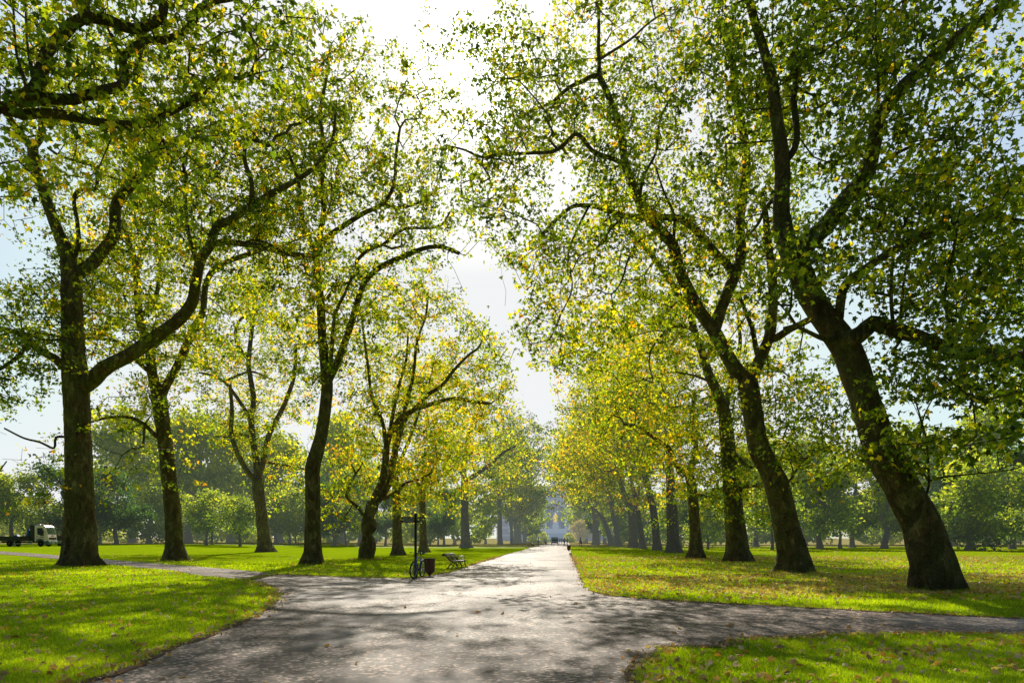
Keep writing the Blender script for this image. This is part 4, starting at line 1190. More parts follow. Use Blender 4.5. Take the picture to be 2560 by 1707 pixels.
FALL_STOPS = [(0.0, (0.20, 0.10, 0.05)), (0.25, (0.56, 0.33, 0.15)), (0.6, (0.88, 0.68, 0.40)), (0.85, (0.75, 0.30, 0.04)), (1.0, (0.55, 0.50, 0.10))]
def fallen_leaves():
    rng = np.random.default_rng(78)
    M = leaf_mat('fallen_leaf', FALL_STOPS, 0.3, 0.55)
    out = []
    def scatter(n, y0, y1, x0, x1, pw, dens, path_share):
        Y = y0 + (y1 - y0) * rng.uniform(size=n) ** pw
        X = rng.uniform(x0, x1, n) * Y
        op = on_path(X, Y)
        dn = np.array([noise.noise(Vector((x * .35, y * .35, 9))) for x, y in zip(X, Y)])
        k = rng.uniform(size=n) < np.clip(dens + dn * dens * 1.3, 0, 1)
        k &= ~op | (rng.uniform(size=n) < path_share)
        out.append((X[k], Y[k]))
    scatter(17000, 19, 60, 0.03, 0.80, 1.1, 0.75, 0.0)       # the thick litter on the right lawn
    scatter(6500, 17.5, 30, 0.1, 0.80, 1.0, 0.7, 0.01)
    scatter(1150, 7.2, 13.5, 0.15, 0.80, 1.0, 0.8, 0.03)     # near right corner
    scatter(3000, 7.2, 36, -0.80, -0.2, 1.3, 0.5, 0.02)      # left lawn
    scatter(2600, 26, 60, -0.75, 0.0, 1.2, 0.4, 0.0)
    scatter(5000, 50, 110, 0.08, 0.8, 1.0, 0.5, 0.0)
    scatter(260, 8, 45, -0.35, 0.6, 1.2, 0.6, 0.5)
    # drifts against the trunks
    for o_ in COL.objects:
        if o_.get('category') == 'tree' and o_.parent is None and 15 < o_.location.y < 62:
            k = 150; a0 = rng.uniform(0, 2 * PI, k); r0 = 0.75 + 0.7 * rng.uniform(size=k) ** 1.6
            x_, y_ = o_.location.x + r0 * np.cos(a0), o_.location.y + r0 * np.sin(a0)
            q_ = ~on_path(x_, y_); out.append((x_[q_], y_[q_]))
    # crumbs gathered along the path's edges
    E = np.array([p for p in EDGE if 6 < p[1] < 60])
    idx = rng.integers(len(E), size=5200)
    q = E[idx] + rng.normal(size=(5200, 2)) * 0.16
    X = np.concatenate([o[0] for o in out]); Y = np.concatenate([o[1] for o in out])
    S = rng.uniform(0.045, 0.125, len(X)) * (1 + 0.007 * Y)
    X = np.concatenate([X, q[:, 0]]); Y = np.concatenate([Y, q[:, 1]]); S = np.concatenate([S, rng.uniform(0.03, 0.09, 5200)])
    Z = gz_np(X, Y) + 0.022 + np.where(on_path(X, Y), 0.004, 0.02) + rng.uniform(0, .015, len(X))
    C = np.stack([X, Y, Z], axis=1)
    T = np.clip(rng.beta(2.0, 2.2, len(X)), 0, 1)
    lv, lf, lt = leaf_arrays(C, S, T, 'near', rng, up=0.75, flat=True)
    lv[:, 2] = np.maximum(lv[:, 2], gz_np(lv[:, 0], lv[:, 1]) + 0.016)
    o = link('fallen_leaves', np_mesh('fallen_leaves', lv, lf, [M], False, lt))
    tag(o, 'tan and orange fallen leaves scattered over the lawns', 'leaves', None, 'stuff')
fallen_leaves()
# ------------------------------------------------------------------ park furniture
M_BLUE = simple('blue_frame_paint', (0.02, 0.11, 0.75), 0.3, 0.0, 0.1, coat=0.5)
M_STEEL = simple('dull_steel', (0.45, 0.46, 0.47), 0.35, 0.9, 0.1)
M_SLAT = simple('bench_slat', (0.035, 0.038, 0.03), 0.35, 0, 0.25, 20, spec=0.6)
M_BIN = simple('bin_board', (0.19, 0.095, 0.062), 0.6, 0, 0.3, 14)
M_TEXT = simple('pale_lettering', (0.75, 0.74, 0.70), 0.5)

def signpost():
    b = ground_at(1039, 1443.5)
    r = empty('signpost', b, 0, 'black fingerpost with four boards of pale lettering, bicycle leaning on it', 'signpost')
    m = MB(); m.lathe([(0.085, 0), (0.085, 0.5), (0.062, 0.56), (0.055, 0.6), (0.052, 2.5), (0.07, 2.51), (0.07, 2.55)], 14); m.build('post', M_IRON, r, True)
    m = MB(); m.lathe([(0.066, 2.55), (0.066, 2.58), (0.04, 2.62), (0.012, 2.64)], 14); m.build('cap', M_IRON, r, True)
    rr = random.Random(4)
    for ang, z, L, words in ((PI - 0.08, 2.42, 0.60, ((.08, .16), (.30, .22))), (PI - 0.08, 2.29, 0.60, ((.12, .38),)), (-0.5, 2.42, 0.48, ((.07, .14), (.26, .15))), (-0.5, 2.29, 0.48, ((.22, .2),))):
        ux, uy = math.cos(ang), math.sin(ang)
        T = Matrix.Rotation(ang, 4, 'Z')
        m = MB(); m.prism([(0.05, z - 0.052), (L - 0.04, z - 0.052), (L, z - 0.03), (L, z + 0.03), (L - 0.04, z + 0.052), (0.05, z + 0.052)], -0.012, 0.012, T)
        bd = m.build('direction_board', M_IRON, r)
        side = 1 if math.cos(ang) < 0 else -1          # the face towards the crossing
        m = MB()
        for w0, wl in words:
            x = w0
            while x < w0 + wl:
                lw = rr.uniform(0.012, 0.024); hh = rr.uniform(0.022, 0.036)
                m.box((x + lw / 2, side * 0.0145, z - 0.002 + hh / 2 - 0.013), (lw, 0.003, hh), 0, T)
                x += lw + 0.010
        m.build('lettering', M_TEXT, bd)
signpost()

def bicycle():
    fr = Vector(ground_at(1033.5, 1446.5)); rrp = Vector(fr) + Vector((0.20, 1.02, 0))
    d = (fr - rrp).normalized()
    ang = math.atan2(d.y, d.x)
    mid = (fr + rrp) / 2; mid.z = gz(mid.x, mid.y) + 0.016
    r = empty('bicycle', mid, ang, 'blue bicycle leaning on the fingerpost, front wheel toward the path', 'bicycle')
    r.rotation_euler = (math.radians(-4), 0, ang)
    wb = 0.52; R = 0.345
    def wheel(x, steer):
        T = Matrix.Translation((x, 0, R)) @ Matrix.Rotation(steer, 4, 'Z')
        ring = lambda rad, n=36: [T @ Vector((rad * math.cos(2 * PI * k / n), 0, rad * math.sin(2 * PI * k / n))) for k in range(n)]
        m = MB(); m.tube(ring(R - 0.022), 0.030, 8, closed=True); t = m.build('wheel', M_RUBBER, r, True)
        m = MB(); m.tube(ring(R - 0.052), 0.012, 6, closed=True); m.build('rim', M_STEEL, t, True)
        m = MB()
        for k in range(20):
            a = 2 * PI * k / 20
            m.tube([T @ Vector((0, 0.02 * (-1) ** k, 0)), T @ Vector(((R - .05) * math.cos(a), 0, (R - .05) * math.sin(a)))], 0.0025, 4)
        m.tube([T @ Vector((0, -.05, 0)), T @ Vector((0, .05, 0))], 0.022, 8)
        m.build('spokes', M_STEEL, t)
    wheel(wb, -0.14); wheel(-wb, 0)
    bb = (-0.08, 0, 0.29); st = (-0.25, 0, 0.80); hd0 = (0.36, 0, 0.66); hd1 = (0.32, 0, 0.83); ax = (-wb, 0, R)
    m = MB()
    for a, b_, q in ((bb, st, .017), (bb, hd0, .021), (st, hd1, .019), (hd0, hd1, .022)): m.tube([a, b_], q, 10)
    for s in (-1, 1):
        m.tube([(bb[0], s * .03, bb[2]), (ax[0], s * .06, ax[2])], .010, 8); m.tube([(st[0], s * .02, st[2] - .04), (ax[0], s * .06, ax[2])], .008, 8)
    m.build('frame', M_BLUE, r, True)
    m = MB()
    for s in (-1, 1): m.tube([(hd0[0], s * .05, hd0[2] - .02), (0.42, s * .055, 0.5), (wb, s * .055, R)], .013, 8)
    m.tube([(hd0[0], -.055, hd0[2] - .02), (hd0[0], .055, hd0[2] - .02)], .016, 8)
    m.build('fork', M_BLUE, r, True)
    m = MB(); m.tube([hd1, (0.30, 0, 0.96)], .014, 8)
    m.tube([(0.16, -.31, 1.0), (0.25, -.24, 1.02), (0.33, -.06, 1.0), (0.33, .06, 1.0), (0.25, .24, 1.02), (0.16, .31, 1.0)], .012, 8)
    hb = m.build('handlebar', M_IRON, r, True)
    for s, mt in ((-1, M_RUBBER), (1, M_STEEL)):
        m = MB(); m.tube([(0.10, s * .36, 0.995), (0.19, s * .29, 1.007)], .019, 8); m.build('grip', mt, hb, True)
    m = MB(); m.tube([(st[0], 0, st[2]), (-0.275, 0, 0.93)], .014, 8); m.build('seat_post', M_STEEL, r, True)
    m = MB()
    prof = [(0.14, 0.025, .955), (0.06, .035, .965), (-.03, .06, .97), (-.10, .085, .975), (-.13, .07, .965)]
    vs = []; fs = []
    for x, w, z in prof: vs += [(-0.28 + x, -w, z - .02), (-0.28 + x, -w * .6, z + .015), (-0.28 + x, w * .6, z + .015), (-0.28 + x, w, z - .02)]
    for i in range(4):
        for k in range(4):
            k2 = (k + 1) % 4
            fs.append((i * 4 + k, i * 4 + k2, i * 4 + 4 + k2, i * 4 + 4 + k))
    fs += [(0, 1, 2, 3), (19, 18, 17, 16)]
    m.add(vs, fs); m.build('saddle', M_RUBBER, r, True)
    m = MB(); m.tube([(bb[0], -.07, bb[2]), (bb[0], .07, bb[2])], .02, 8)
    m.tube([(bb[0], -.08, bb[2]), (bb[0] + .10, -.08, bb[2] - .13)], .011, 6); m.tube([(bb[0], .08, bb[2]), (bb[0] - .10, .08, bb[2] + .13)], .011, 6)
    m.lathe([(0.09, -.004), (0.09, .004)], 20, Matrix.Translation((bb[0], -.05, bb[2])) @ Matrix.Rotation(PI / 2, 4, 'X'))
    cr = m.build('crank', M_STEEL, r)
    for s, dx, dz in ((-1, .10, -.13), (1, -.10, .13)):
        m = MB(); m.box((bb[0] + dx, s * .13, bb[2] + dz), (.09, .09, .02)); m.build('pedal', M_RUBBER, cr, False, .004)
    m = MB()
    for s in (-1, 1): m.bar((-0.34, s * .05, .76), (-0.80, s * .06, .74), .010, .010); m.bar((-0.66, s * .06, .745), (-wb, s * .07, R + .02), .008, .008)
    for k in range(5): m.bar((-0.40 - .09 * k, -.06, .755), (-0.40 - .09 * k, .06, .755), .008, .008)
    m.build('rear_rack', M_IRON, r)
    m = MB(); m.tube([Vector((-wb + (R + .02) * math.cos(a), 0, R + (R + .02) * math.sin(a))) for a in np.linspace(0.5, 2.9, 14)], .02, 6); m.build('mudguard', M_IRON, r, True)
    m = MB(); m.tube([(0.10, 0, 0.43), (0.19, 0, 0.53)], .036, 10); m.build('water_bottle', simple('orange_bottle', (0.7, 0.2, 0.04), .4), r, True)
bicycle()

def litter_bin(px, py, label):
    b = ground_at(px, py)
    r = empty('litter_bin', b, 0.2, label, 'litter bin', 'litter bins beside the path')
    m = MB(); m.lathe([(0.12, 0), (0.12, .015), (0.035, .03), (0.035, .1)], 12); m.build('foot', M_IRON, r)
    m = MB(); m.lathe([(0.03, .06), (0.205, .215), (0.21, .24)], 10); m.build('base_cone', M_BIN, r)
    m = MB()
    for k in range(10):
        a = 2 * PI * k / 10
        T = Matrix.Rotation(a, 4, 'Z')
        w0, w1 = 0.061, 0.065
        vs = [(0.213, -w0, .235), (0.213, w0, .235), (0.225, w1, .745), (0.225, -w1, .745), (0.191, -w0, .235), (0.191, w0, .235), (0.203, w1, .745), (0.203, -w1, .745)]
        m.add(vs, [(0, 1, 2, 3), (7, 6, 5, 4), (0, 4, 5, 1), (1, 5, 6, 2), (2, 6, 7, 3), (3, 7, 4, 0)], T)
    m.build('boards', M_BIN, r)
    m = MB(); m.lathe([(0.16, .24), (0.19, .72)], 10, caps=True); m.build('liner', M_RUBBER, r)
    m = MB(); m.tube([(0.214 * math.cos(2 * PI * k / 20), 0.214 * math.sin(2 * PI * k / 20), .75) for k in range(20)], .014, 6, closed=True); m.build('rim', M_IRON, r, True)
litter_bin(1074, 1440.5, 'brown slatted litter bin on a pointed foot, right of the bicycle')
litter_bin(1422, 1377.5, 'brown slatted litter bin far down the right edge of the path')

def bench_parts(r, L=1.75):
    prof = [(0.50, .405), (0.47, .435), (0.39, .44), (0.31, .43), (0.23, .42), (0.15, .42)]
    back = [(0.07, .47), (0.005, .56), (-.07, .65), (-.15, .735), (-.22, .80)]
    roll = [(-.29, .835), (-.35, .815), (-.375, .76)]
    for x, z in prof:
        i = prof.index((x, z)); t = 0.9 if i == 0 else 0.0
        m = MB(); m.box((0, 0, 0), (.070, L, .034), 0, Matrix.Translation((x, 0, z)) @ Matrix.Rotation(t, 4, 'Y')); m.build('seat_slat', M_SLAT, r, False, .005)
    for i, (x, z) in enumerate(back + roll):
        t = (.95, .9, .85, .8, .6, .1, -.7, -1.3)[i]
        m = MB(); m.box((0, 0, 0), (.070, L, .034), 0, Matrix.Translation((x, 0, z)) @ Matrix.Rotation(t, 4, 'Y')); m.build('back_slat', M_SLAT, r, False, .005)
    for y in (-L / 2 + .03, 0, L / 2 - .03):
        m = MB()
        m.tube([(0.50, y, .39), (0.40, y, .415), (0.15, y, .395), (0.06, y, .45), (-.09, y, .64), (-.22, y, .775), (-.29, y, .81), (-.345, y, .79), (-.36, y, .74), (-.33, y, .71), (-.30, y, .735)], .030, 8)
        m.tube([(0.47, y, .40), (0.42, y, .32), (0.46, y, .20), (0.50, y, .08), (0.56, y, .02), (0.60, y, .045), (0.58, y, .08)], .030, 8)
        m.tube([(0.12, y, .41), (0.10, y, .30), (0.02, y, .18), (-.04, y, .06), (-.11, y, .02), (-.14, y, .05)], .030, 8)
        m.tube([(0.44, y, .24), (0.33, y, .15), (0.22, y, .16), (0.12, y, .26), (0.07, y, .25)], .022, 6)
        m.tube([(0.24 + .07 * math.cos(a), y, .29 + .07 * math.sin(a)) for a in np.linspace(0, 6.0, 16)], .018, 6)
        leg = m.build('side_frame', M_IRON, r, True)
        if y != 0:
            m = MB()
            m.tube([(-.06, y, .62), (0.10, y, .665), (0.28, y, .66), (0.42, y, .64), (0.49, y, .60), (0.47, y, .55), (0.43, y, .565)], .024, 8)
            m.tube([(0.36, y, .43), (0.41, y, .52), (0.38, y, .62)], .014, 6)
            for cx in (0.15, 0.27):
                m.tube([(cx + .055 * math.cos(a), y, .54 + .055 * math.sin(a)) for a in np.linspace(0, 6.0, 14)], .016, 6)
            m.build('armrest', M_IRON, leg, True)

b = ground_at(1138, 1420)
bench = empty('park_bench', (b.x - 0.1, b.y, b.z + .005), math.radians(-12), 'old scrolled iron park bench with worn slats beside the near bin, facing the path', 'bench', 'benches facing the path')
bench_parts(bench)
bench.scale = (.94, .94, .94)
b = ground_at(1341, 1366.5)
tag(link_b := copy_tree(bench), 'far park bench on the left edge of the path with a woman standing at it')
link_b.location = (b.x - .9, b.y + .3, 0.01); link_b.rotation_euler = (0, 0, math.radians(-4))
b = ground_at(1366, 1360)
tag(link_c := copy_tree(bench), 'farthest bench on the left with two people sitting on it')
FARB = Vector((b.x - .3, b.y + 2, 0.01)); link_c.location = FARB; link_c.rotation_euler = (0, 0, math.radians(-4))

# ------------------------------------------------------------------ vehicles at the far left
M_CAB = simple('cab_white', (0.95, 0.78, 0.95), 0.3, var=0.06, coat=0.4)
M_SKIRT = simple('blue_grey_skirt', (0.10, 0.16, 0.24), 0.45)
M_BED = simple('dark_drop_side', (0.035, 0.035, 0.04), 0.55, var=0.3)
M_ORANGE = simple('amber_lens', (0.85, 0.22, 0.02), 0.25)
M_RED = simple('faded_red', (0.50, 0.10, 0.07), 0.6)
M_TARP = simple('blue_tarpaulin', (0.02, 0.10, 0.42), 0.5)

def wheel_on(r, x, y, R=0.39, w=0.24):
    T = Matrix.Translation((x, y, R)) @ Matrix.Rotation(PI / 2, 4, 'X')
    m = MB(); m.lathe([(R * .6, -w / 2), (R * .93, -w / 2), (R, -w / 2 + .04), (R, w / 2 - .04), (R * .93, w / 2), (R * .6, w / 2)], 24, T); t = m.build('wheel', M_RUBBER, r, False)
    m = MB(); m.lathe([(R * .6, -w * .45), (R * .5, -w * .3), (R * .2, -w * .3), (R * .16, -w * .5), (.01, -w * .5)], 20, T); m.lathe([(R * .6, w * .45), (R * .5, w * .3), (R * .2, w * .3), (R * .16, w * .5), (.01, w * .5)], 20, T); m.build('rim', M_STEEL, t)

def lorry():
    b = ground_at(100, 1366)
    r = empty('lorry', b, math.radians(3), 'white-cabbed flatbed lorry with dark drop sides parked behind the left lawn', 'lorry')
    # x forward, near side at y = 0 towards the lawn, body spans y 0.05..2.15
    y0, y1 = 0.0, 2.15
    m = MB()
    m.prism([(-.78, .62), (-.78, 2.55), (-.6, 2.68), (.45, 2.66), (.78, 2.45), (1.02, 1.55), (1.10, 1.2), (1.12, .62), (.52, .62), (.45, .80), (.25, .93), (-.25, .93), (-.45, .80), (-.52, .62)], y0, y1)
    cab = m.build('cab', M_CAB, r, False, .05)
    m = MB(); m.prism([(-.38, 1.55), (-.38, 2.33), (.36, 2.33), (.56, 1.42), (.2, 1.36)], y0 - .012, y0 + .01); m.build('side_window', M_GLASS, r)
    m = MB(); m.prism([(-.38, 1.55), (-.38, 2.33), (.36, 2.33), (.56, 1.42), (.2, 1.36)], y1 - .01, y1 + .012); m.build('side_window', M_GLASS, r)
    m = MB()
    for s in (0,): m.add([(.80, .14, 2.42), (.80, y1 - .14, 2.42), (1.035, y1 - .1, 1.56), (1.035, .1, 1.56)], [(0, 1, 2, 3)])
    m.build('windscreen', simple('windscreen_glass', (0.05, 0.09, 0.08), .06, spec=.9), r)
    m = MB(); m.box((.50, y0 - .008, 1.5), (.02, .012, 1.6)); m.box((-.46, y0 - .008, 1.5), (.02, .012, 1.7)); m.box((.02, y0 - .008, .98), (.9, .012, .015)); dr = m.build('door_seam', M_SKIRT, r)
    m = MB(); m.box((-.36, y0 - .025, 1.28), (.16, .03, .06)); m.build('door_handle', M_RUBBER, r)
    m = MB()
    for k in range(9): m.box((.02 + .058 * k, y0 - .018, 1.22), (.040, .012, .10 if k % 3 else .13))
    m.build('door_lettering', simple('rust_lettering', (0.42, 0.14, 0.07), .5), r)
    m = MB()
    for k in range(5): m.box((1.125, .82 + .13 * k, 1.35), (.02, .09, .16))
    m.build('front_lettering', M_ORANGE, r)
    m = MB(); m.prism([(1.09, .90), (1.14, .90), (1.15, 1.12), (1.11, 1.12)], .25, y1 - .25); m.build('grille', M_RUBBER, r)
    m = MB(); m.prism([(.56, .28), (1.16, .28), (1.24, .40), (1.22, .72), (1.12, .76), (.56, .68)], y0 - .02, y1 + .02); m.build('bumper', M_SKIRT, r, False, .02)
    m = MB()
    m.tube([(.02 + .55 * math.cos(a), y0 - .03, .42 + .53 * math.sin(a)) for a in np.linspace(0.15, PI - .1, 12)], .06, 6); m.build('wheel_arch', M_SKIRT, r, True)
    for y in (.3, y1 - .3):
        m = MB(); m.box((1.215, y, .60), (.05, .30, .16)); m.build('headlight', simple('lamp_glass', (.75, .78, .8), .1), r, False, .02)
    m = MB(); m.box((1.24, y1 / 2, .50), (.02, .52, .12)); m.build('number_plate', M_TEXT, r)
    m = MB()
    m.box((.15, .55, 2.69), (.14, .22, .04)); m.build('beacon_base', M_RUBBER, r)
    m = MB(); m.lathe([(.11, 2.70), (.12, 2.76), (.10, 2.83), (.03, 2.86)], 14, None, (.15, .55, 0)); m.box((.15, 1.5, 2.76), (.12, .3, .11)); m.build('beacon', M_ORANGE, r, True)
    m = MB(); m.tube([(-.70, .3, 2.60), (-.55, .3, 2.80), (-.1, .3, 2.76)], .03, 6); m.tube([(-.70, 1.85, 2.60), (-.55, 1.85, 2.80), (-.1, 1.85, 2.76)], .03, 6); m.tube([(-.55, .3, 2.80), (-.55, 1.85, 2.80)], .03, 6); m.build('roof_rail', M_STEEL, r, True)
    m = MB(); m.bar((.62, -.16, 1.85), (.62, .02, 1.9), .03); m.box((.60, -.24, 1.72), (.08, .16, .42)); m.build('wing_mirror', M_RUBBER, r, False, .01)
    m = MB(); m.box((-1.16, (y0 + y1) / 2, 1.68), (.60, 2.05, 2.05)); m.build('headboard_locker', simple('locker_dark', (.02, .024, .035), .5), r, False, .02)
    bx0, bx1 = -6.0, -1.46
    m = MB(); m.box(((bx0 + bx1) / 2, 1.07, .76), (bx1 - bx0, 2.2, .10)); m.build('bed_floor', M_BED, r)
    for y in (0.0, 2.15):
        m = MB(); m.box(((bx0 + bx1) / 2, y, 1.05), (bx1 - bx0, .05, .52))
        for k in range(5): m.box((bx0 + .05 + k * (bx1 - bx0 - .1) / 4, y - .03 if y == 0 else y + .03, 1.05), (.08, .03, .5))
        for zz in (.9, 1.06, 1.2): m.box(((bx0 + bx1) / 2, y - .027 if y == 0 else y + .027, zz), (bx1 - bx0, .012, .02))
        m.build('drop_side', M_BED, r)
    m = MB(); m.box((bx0, 1.07, 1.05), (.05, 2.1, .52)); m.build('tailgate', M_BED, r)
    m = MB(); m.box((-2.9, .75, .58), (5.9, .1, .2)); m.box((-2.9, 1.4, .58), (5.9, .1, .2)); m.build('chassis', M_RUBBER, r)
    m = MB()
    m.bar((-3.55, -.03, .70), (-3.55, -.03, .36), .05); m.bar((-3.55, -.03, .38), (-1.1, -.03, .38), .05, .06)
    for z in (.68, .48): m.bar((-1.75, -.03, z), (-1.1, -.03, z), .05, .05)
    m.bar((-1.75, -.03, .68), (-1.75, -.03, .36), .05); m.bar((-1.1, -.03, .70), (-1.1, -.03, .36), .05)
    m.build('side_guard', M_WHITE, r)
    for x in (0.02, -4.35):
        for y in (.14, 2.0): wheel_on(r, x, y)
    r.scale = (.86, .86, 1.0)
    return r
LO = lorry()
def on(root, x, y, z):
    a = root.rotation_euler.z; x *= root.scale.x; y *= root.scale.y
    return Vector((root.location.x + x * math.cos(a) - y * math.sin(a), root.location.y + x * math.sin(a) + y * math.cos(a), root.location.z + z))

def heap(name, loc, s, mat, label, cat, seed):
    m = MB(); m.ball((0, 0, s[2] * .5), (s[0], s[1], s[2]), 18, 10)
    o = m.build(name, mat, None, True)
    for v in o.data.vertices:
        q = noise.noise(v.co * 2.3 + Vector((seed, 0, 0))) + .5 * noise.noise(v.co * 6 + Vector((seed, 0, 0)))
        v.co *= 1 + .28 * q
        v.co.z = max(0.0, v.co.z)
    o.location = loc
    return tag(o, label, cat)
heap('tarpaulin', on(LO, -3.9, 1.0, .82), (.55, .5, .42), M_TARP, 'crumpled blue tarpaulin heaped in the middle of the lorry bed', 'tarpaulin', 1)
heap('tarpaulin', on(LO, -1.95, .9, .82), (.38, .6, .85), M_TARP, 'blue sheet piled high against the dark locker of the lorry', 'tarpaulin', 5)
heap('rubble_sack', on(LO, -5.3, .9, .82), (.5, .5, .36), simple('sack_grey', (.3, .3, .28), .8), 'grey sack at the back of the lorry bed', 'sack', 9)
def cone(loc, label):
    r = empty('traffic_cone', loc, 0, label, 'traffic cone')
    m = MB(); m.box((0, 0, .02), (.38, .38, .04)); m.build('base', M_RUBBER, r)
    m = MB(); m.lathe([(.14, .04), (.03, .74)], 16); m.build('cone_body', simple('cone_red', (.65, .08, .03), .5), r, True)
    m = MB(); m.lathe([(.112, .30), (.082, .47)], 16, caps=False); m.build('white_band', M_WHITE, r, True)
cone(on(LO, -2.75, .8, .82), 'red and white traffic cone standing in the lorry bed')

def second_bed():
    b = Vector(at(138, 1365, 91)); b.z = gz(b.x, b.y)
    r = empty('trailer', b, math.radians(-4), 'dark low-sided trailer with white rails, in front of the lorry and half behind the trunk', 'trailer')
    m = MB(); m.box((2.3, 1.0, .78), (4.6, 2.0, .10)); m.build('bed_floor', M_BED, r)
    for y in (0, 2.0):
        m = MB(); m.box((2.3, y, 1.09), (4.6, .05, .55)); m.build('drop_side', M_BED, r)
        m = MB(); m.bar((0, y - .03, .70), (4.6, y - .03, .70), .04, .07); m.bar((0, y - .03, .47), (4.6, y - .03, .47), .04, .07); m.build('side_rail', M_WHITE, r)
    for x in (0, 4.6):
        m = MB(); m.box((x, 1.0, 1.09), (.05, 1.94, .55)); m.build('end_board', M_BED, r)
    m = MB(); m.box((2.3, 1.0, .6), (4.4, .9, .22)); m.build('chassis', M_RUBBER, r)
    for x in (.55, 3.6):
        for y in (.12, 1.88): wheel_on(r, x, y, .36, .2)
    return r
TR = second_bed()
heap('folded_barrier', on(TR, .55, .8, .84), (.75, .45, .55), simple('pinkish_red', (.62, .20, .16), .6), 'faded red plastic barrier lying in the low-sided trailer', 'barrier', 3)
def road_sign():
    L = on(TR, 1.15, .35, .84)
    r = empty('road_works_sign', L, math.radians(-8), 'red-bordered triangular road works sign standing in the trailer beside the trunk', 'road sign')
    m = MB(); m.prism([(-.42, .2), (.42, .2), (0, .98)], -.012, .012); m.build('border', simple('sign_red', (.60, .02, .03), .4), r)
    m = MB(); m.prism([(-.27, .29), (.27, .29), (0, .79)], -.018, -.013); f = m.build('face', M_WHITE, r)
    m = MB()
    m.prism([(-.15, .32), (.16, .32), (.08, .40), (.0, .34)], -.023, -.019); m.prism([(-.10, .33), (-.05, .33), (.03, .50), (-.02, .56), (-.06, .52)], -.023, -.019); m.lathe([(.035, -.02), (.035, -.016)], 10, Matrix.Translation((-.01, -.003, .61)) @ Matrix.Rotation(PI / 2, 4, 'X'))
    m.prism([(-.02, .50), (.10, .42), (.11, .45), (.0, .54)], -.0245, -.0195)
    m.build('worker_symbol', M_RUBBER, f)
    m = MB(); m.bar((-.3, .02, 0), (-.2, 0, .45), .03); m.bar((.3, .02, 0), (.2, 0, .45), .03); m.bar((0, .3, 0), (0, .03, .8), .03); m.build('stand', M_STEEL, r)
road_sign()

def van():
    b = ground_at(1387, 1361)
    r = empty('van', b, math.atan2(1, .076) , 'dark van driving away down the middle of the path', 'van')
    # x forward (away), seen from behind
    M = simple('dark_van_paint', (.035, .045, .05), .3, coat=.5, haze=.45)
    m = MB(); m.prism([(-.9, .35), (-.95, .7), (-.9, 1.75), (-.75, 1.9), (1.6, 1.9), (2.3, 1.35), (3.2, 1.15), (3.35, .9), (3.3, .35)], -.88, .88); m.build('body', M, r, False, .06)
    m = MB(); m.add([(-.945, -.72, 1.05), (-.945, .72, 1.05), (-.885, .66, 1.7), (-.885, -.66, 1.7)], [(0, 1, 2, 3)]); m.build('rear_window', M_GLASS, r)
    for y in (-.8, .8):
        m = MB(); m.box((-.95, y * .96, .95), (.06, .14, .35)); m.build('tail_light', simple('tail_red', (.25, .02, .02), .3, haze=.4), r)
        m = MB(); m.box((1.7, y * 1.27, 1.2), (.1, .2, .16)); m.build('wing_mirror', M_RUBBER, r)
        wheel_on(r, -.1, y, .34, .2); wheel_on(r, 2.5, y, .34, .2)
    m = MB(); m.box((-.98, 0, .45), (.14, 1.7, .2)); m.build('bumper', M_RUBBER, r, False, .02)
    m = MB(); m.box((-1.0, 0, .72), (.1, .5, .12)); m.build('number_plate', simple('plate_yellow', (.6, .45, .05), .5), r)
van()

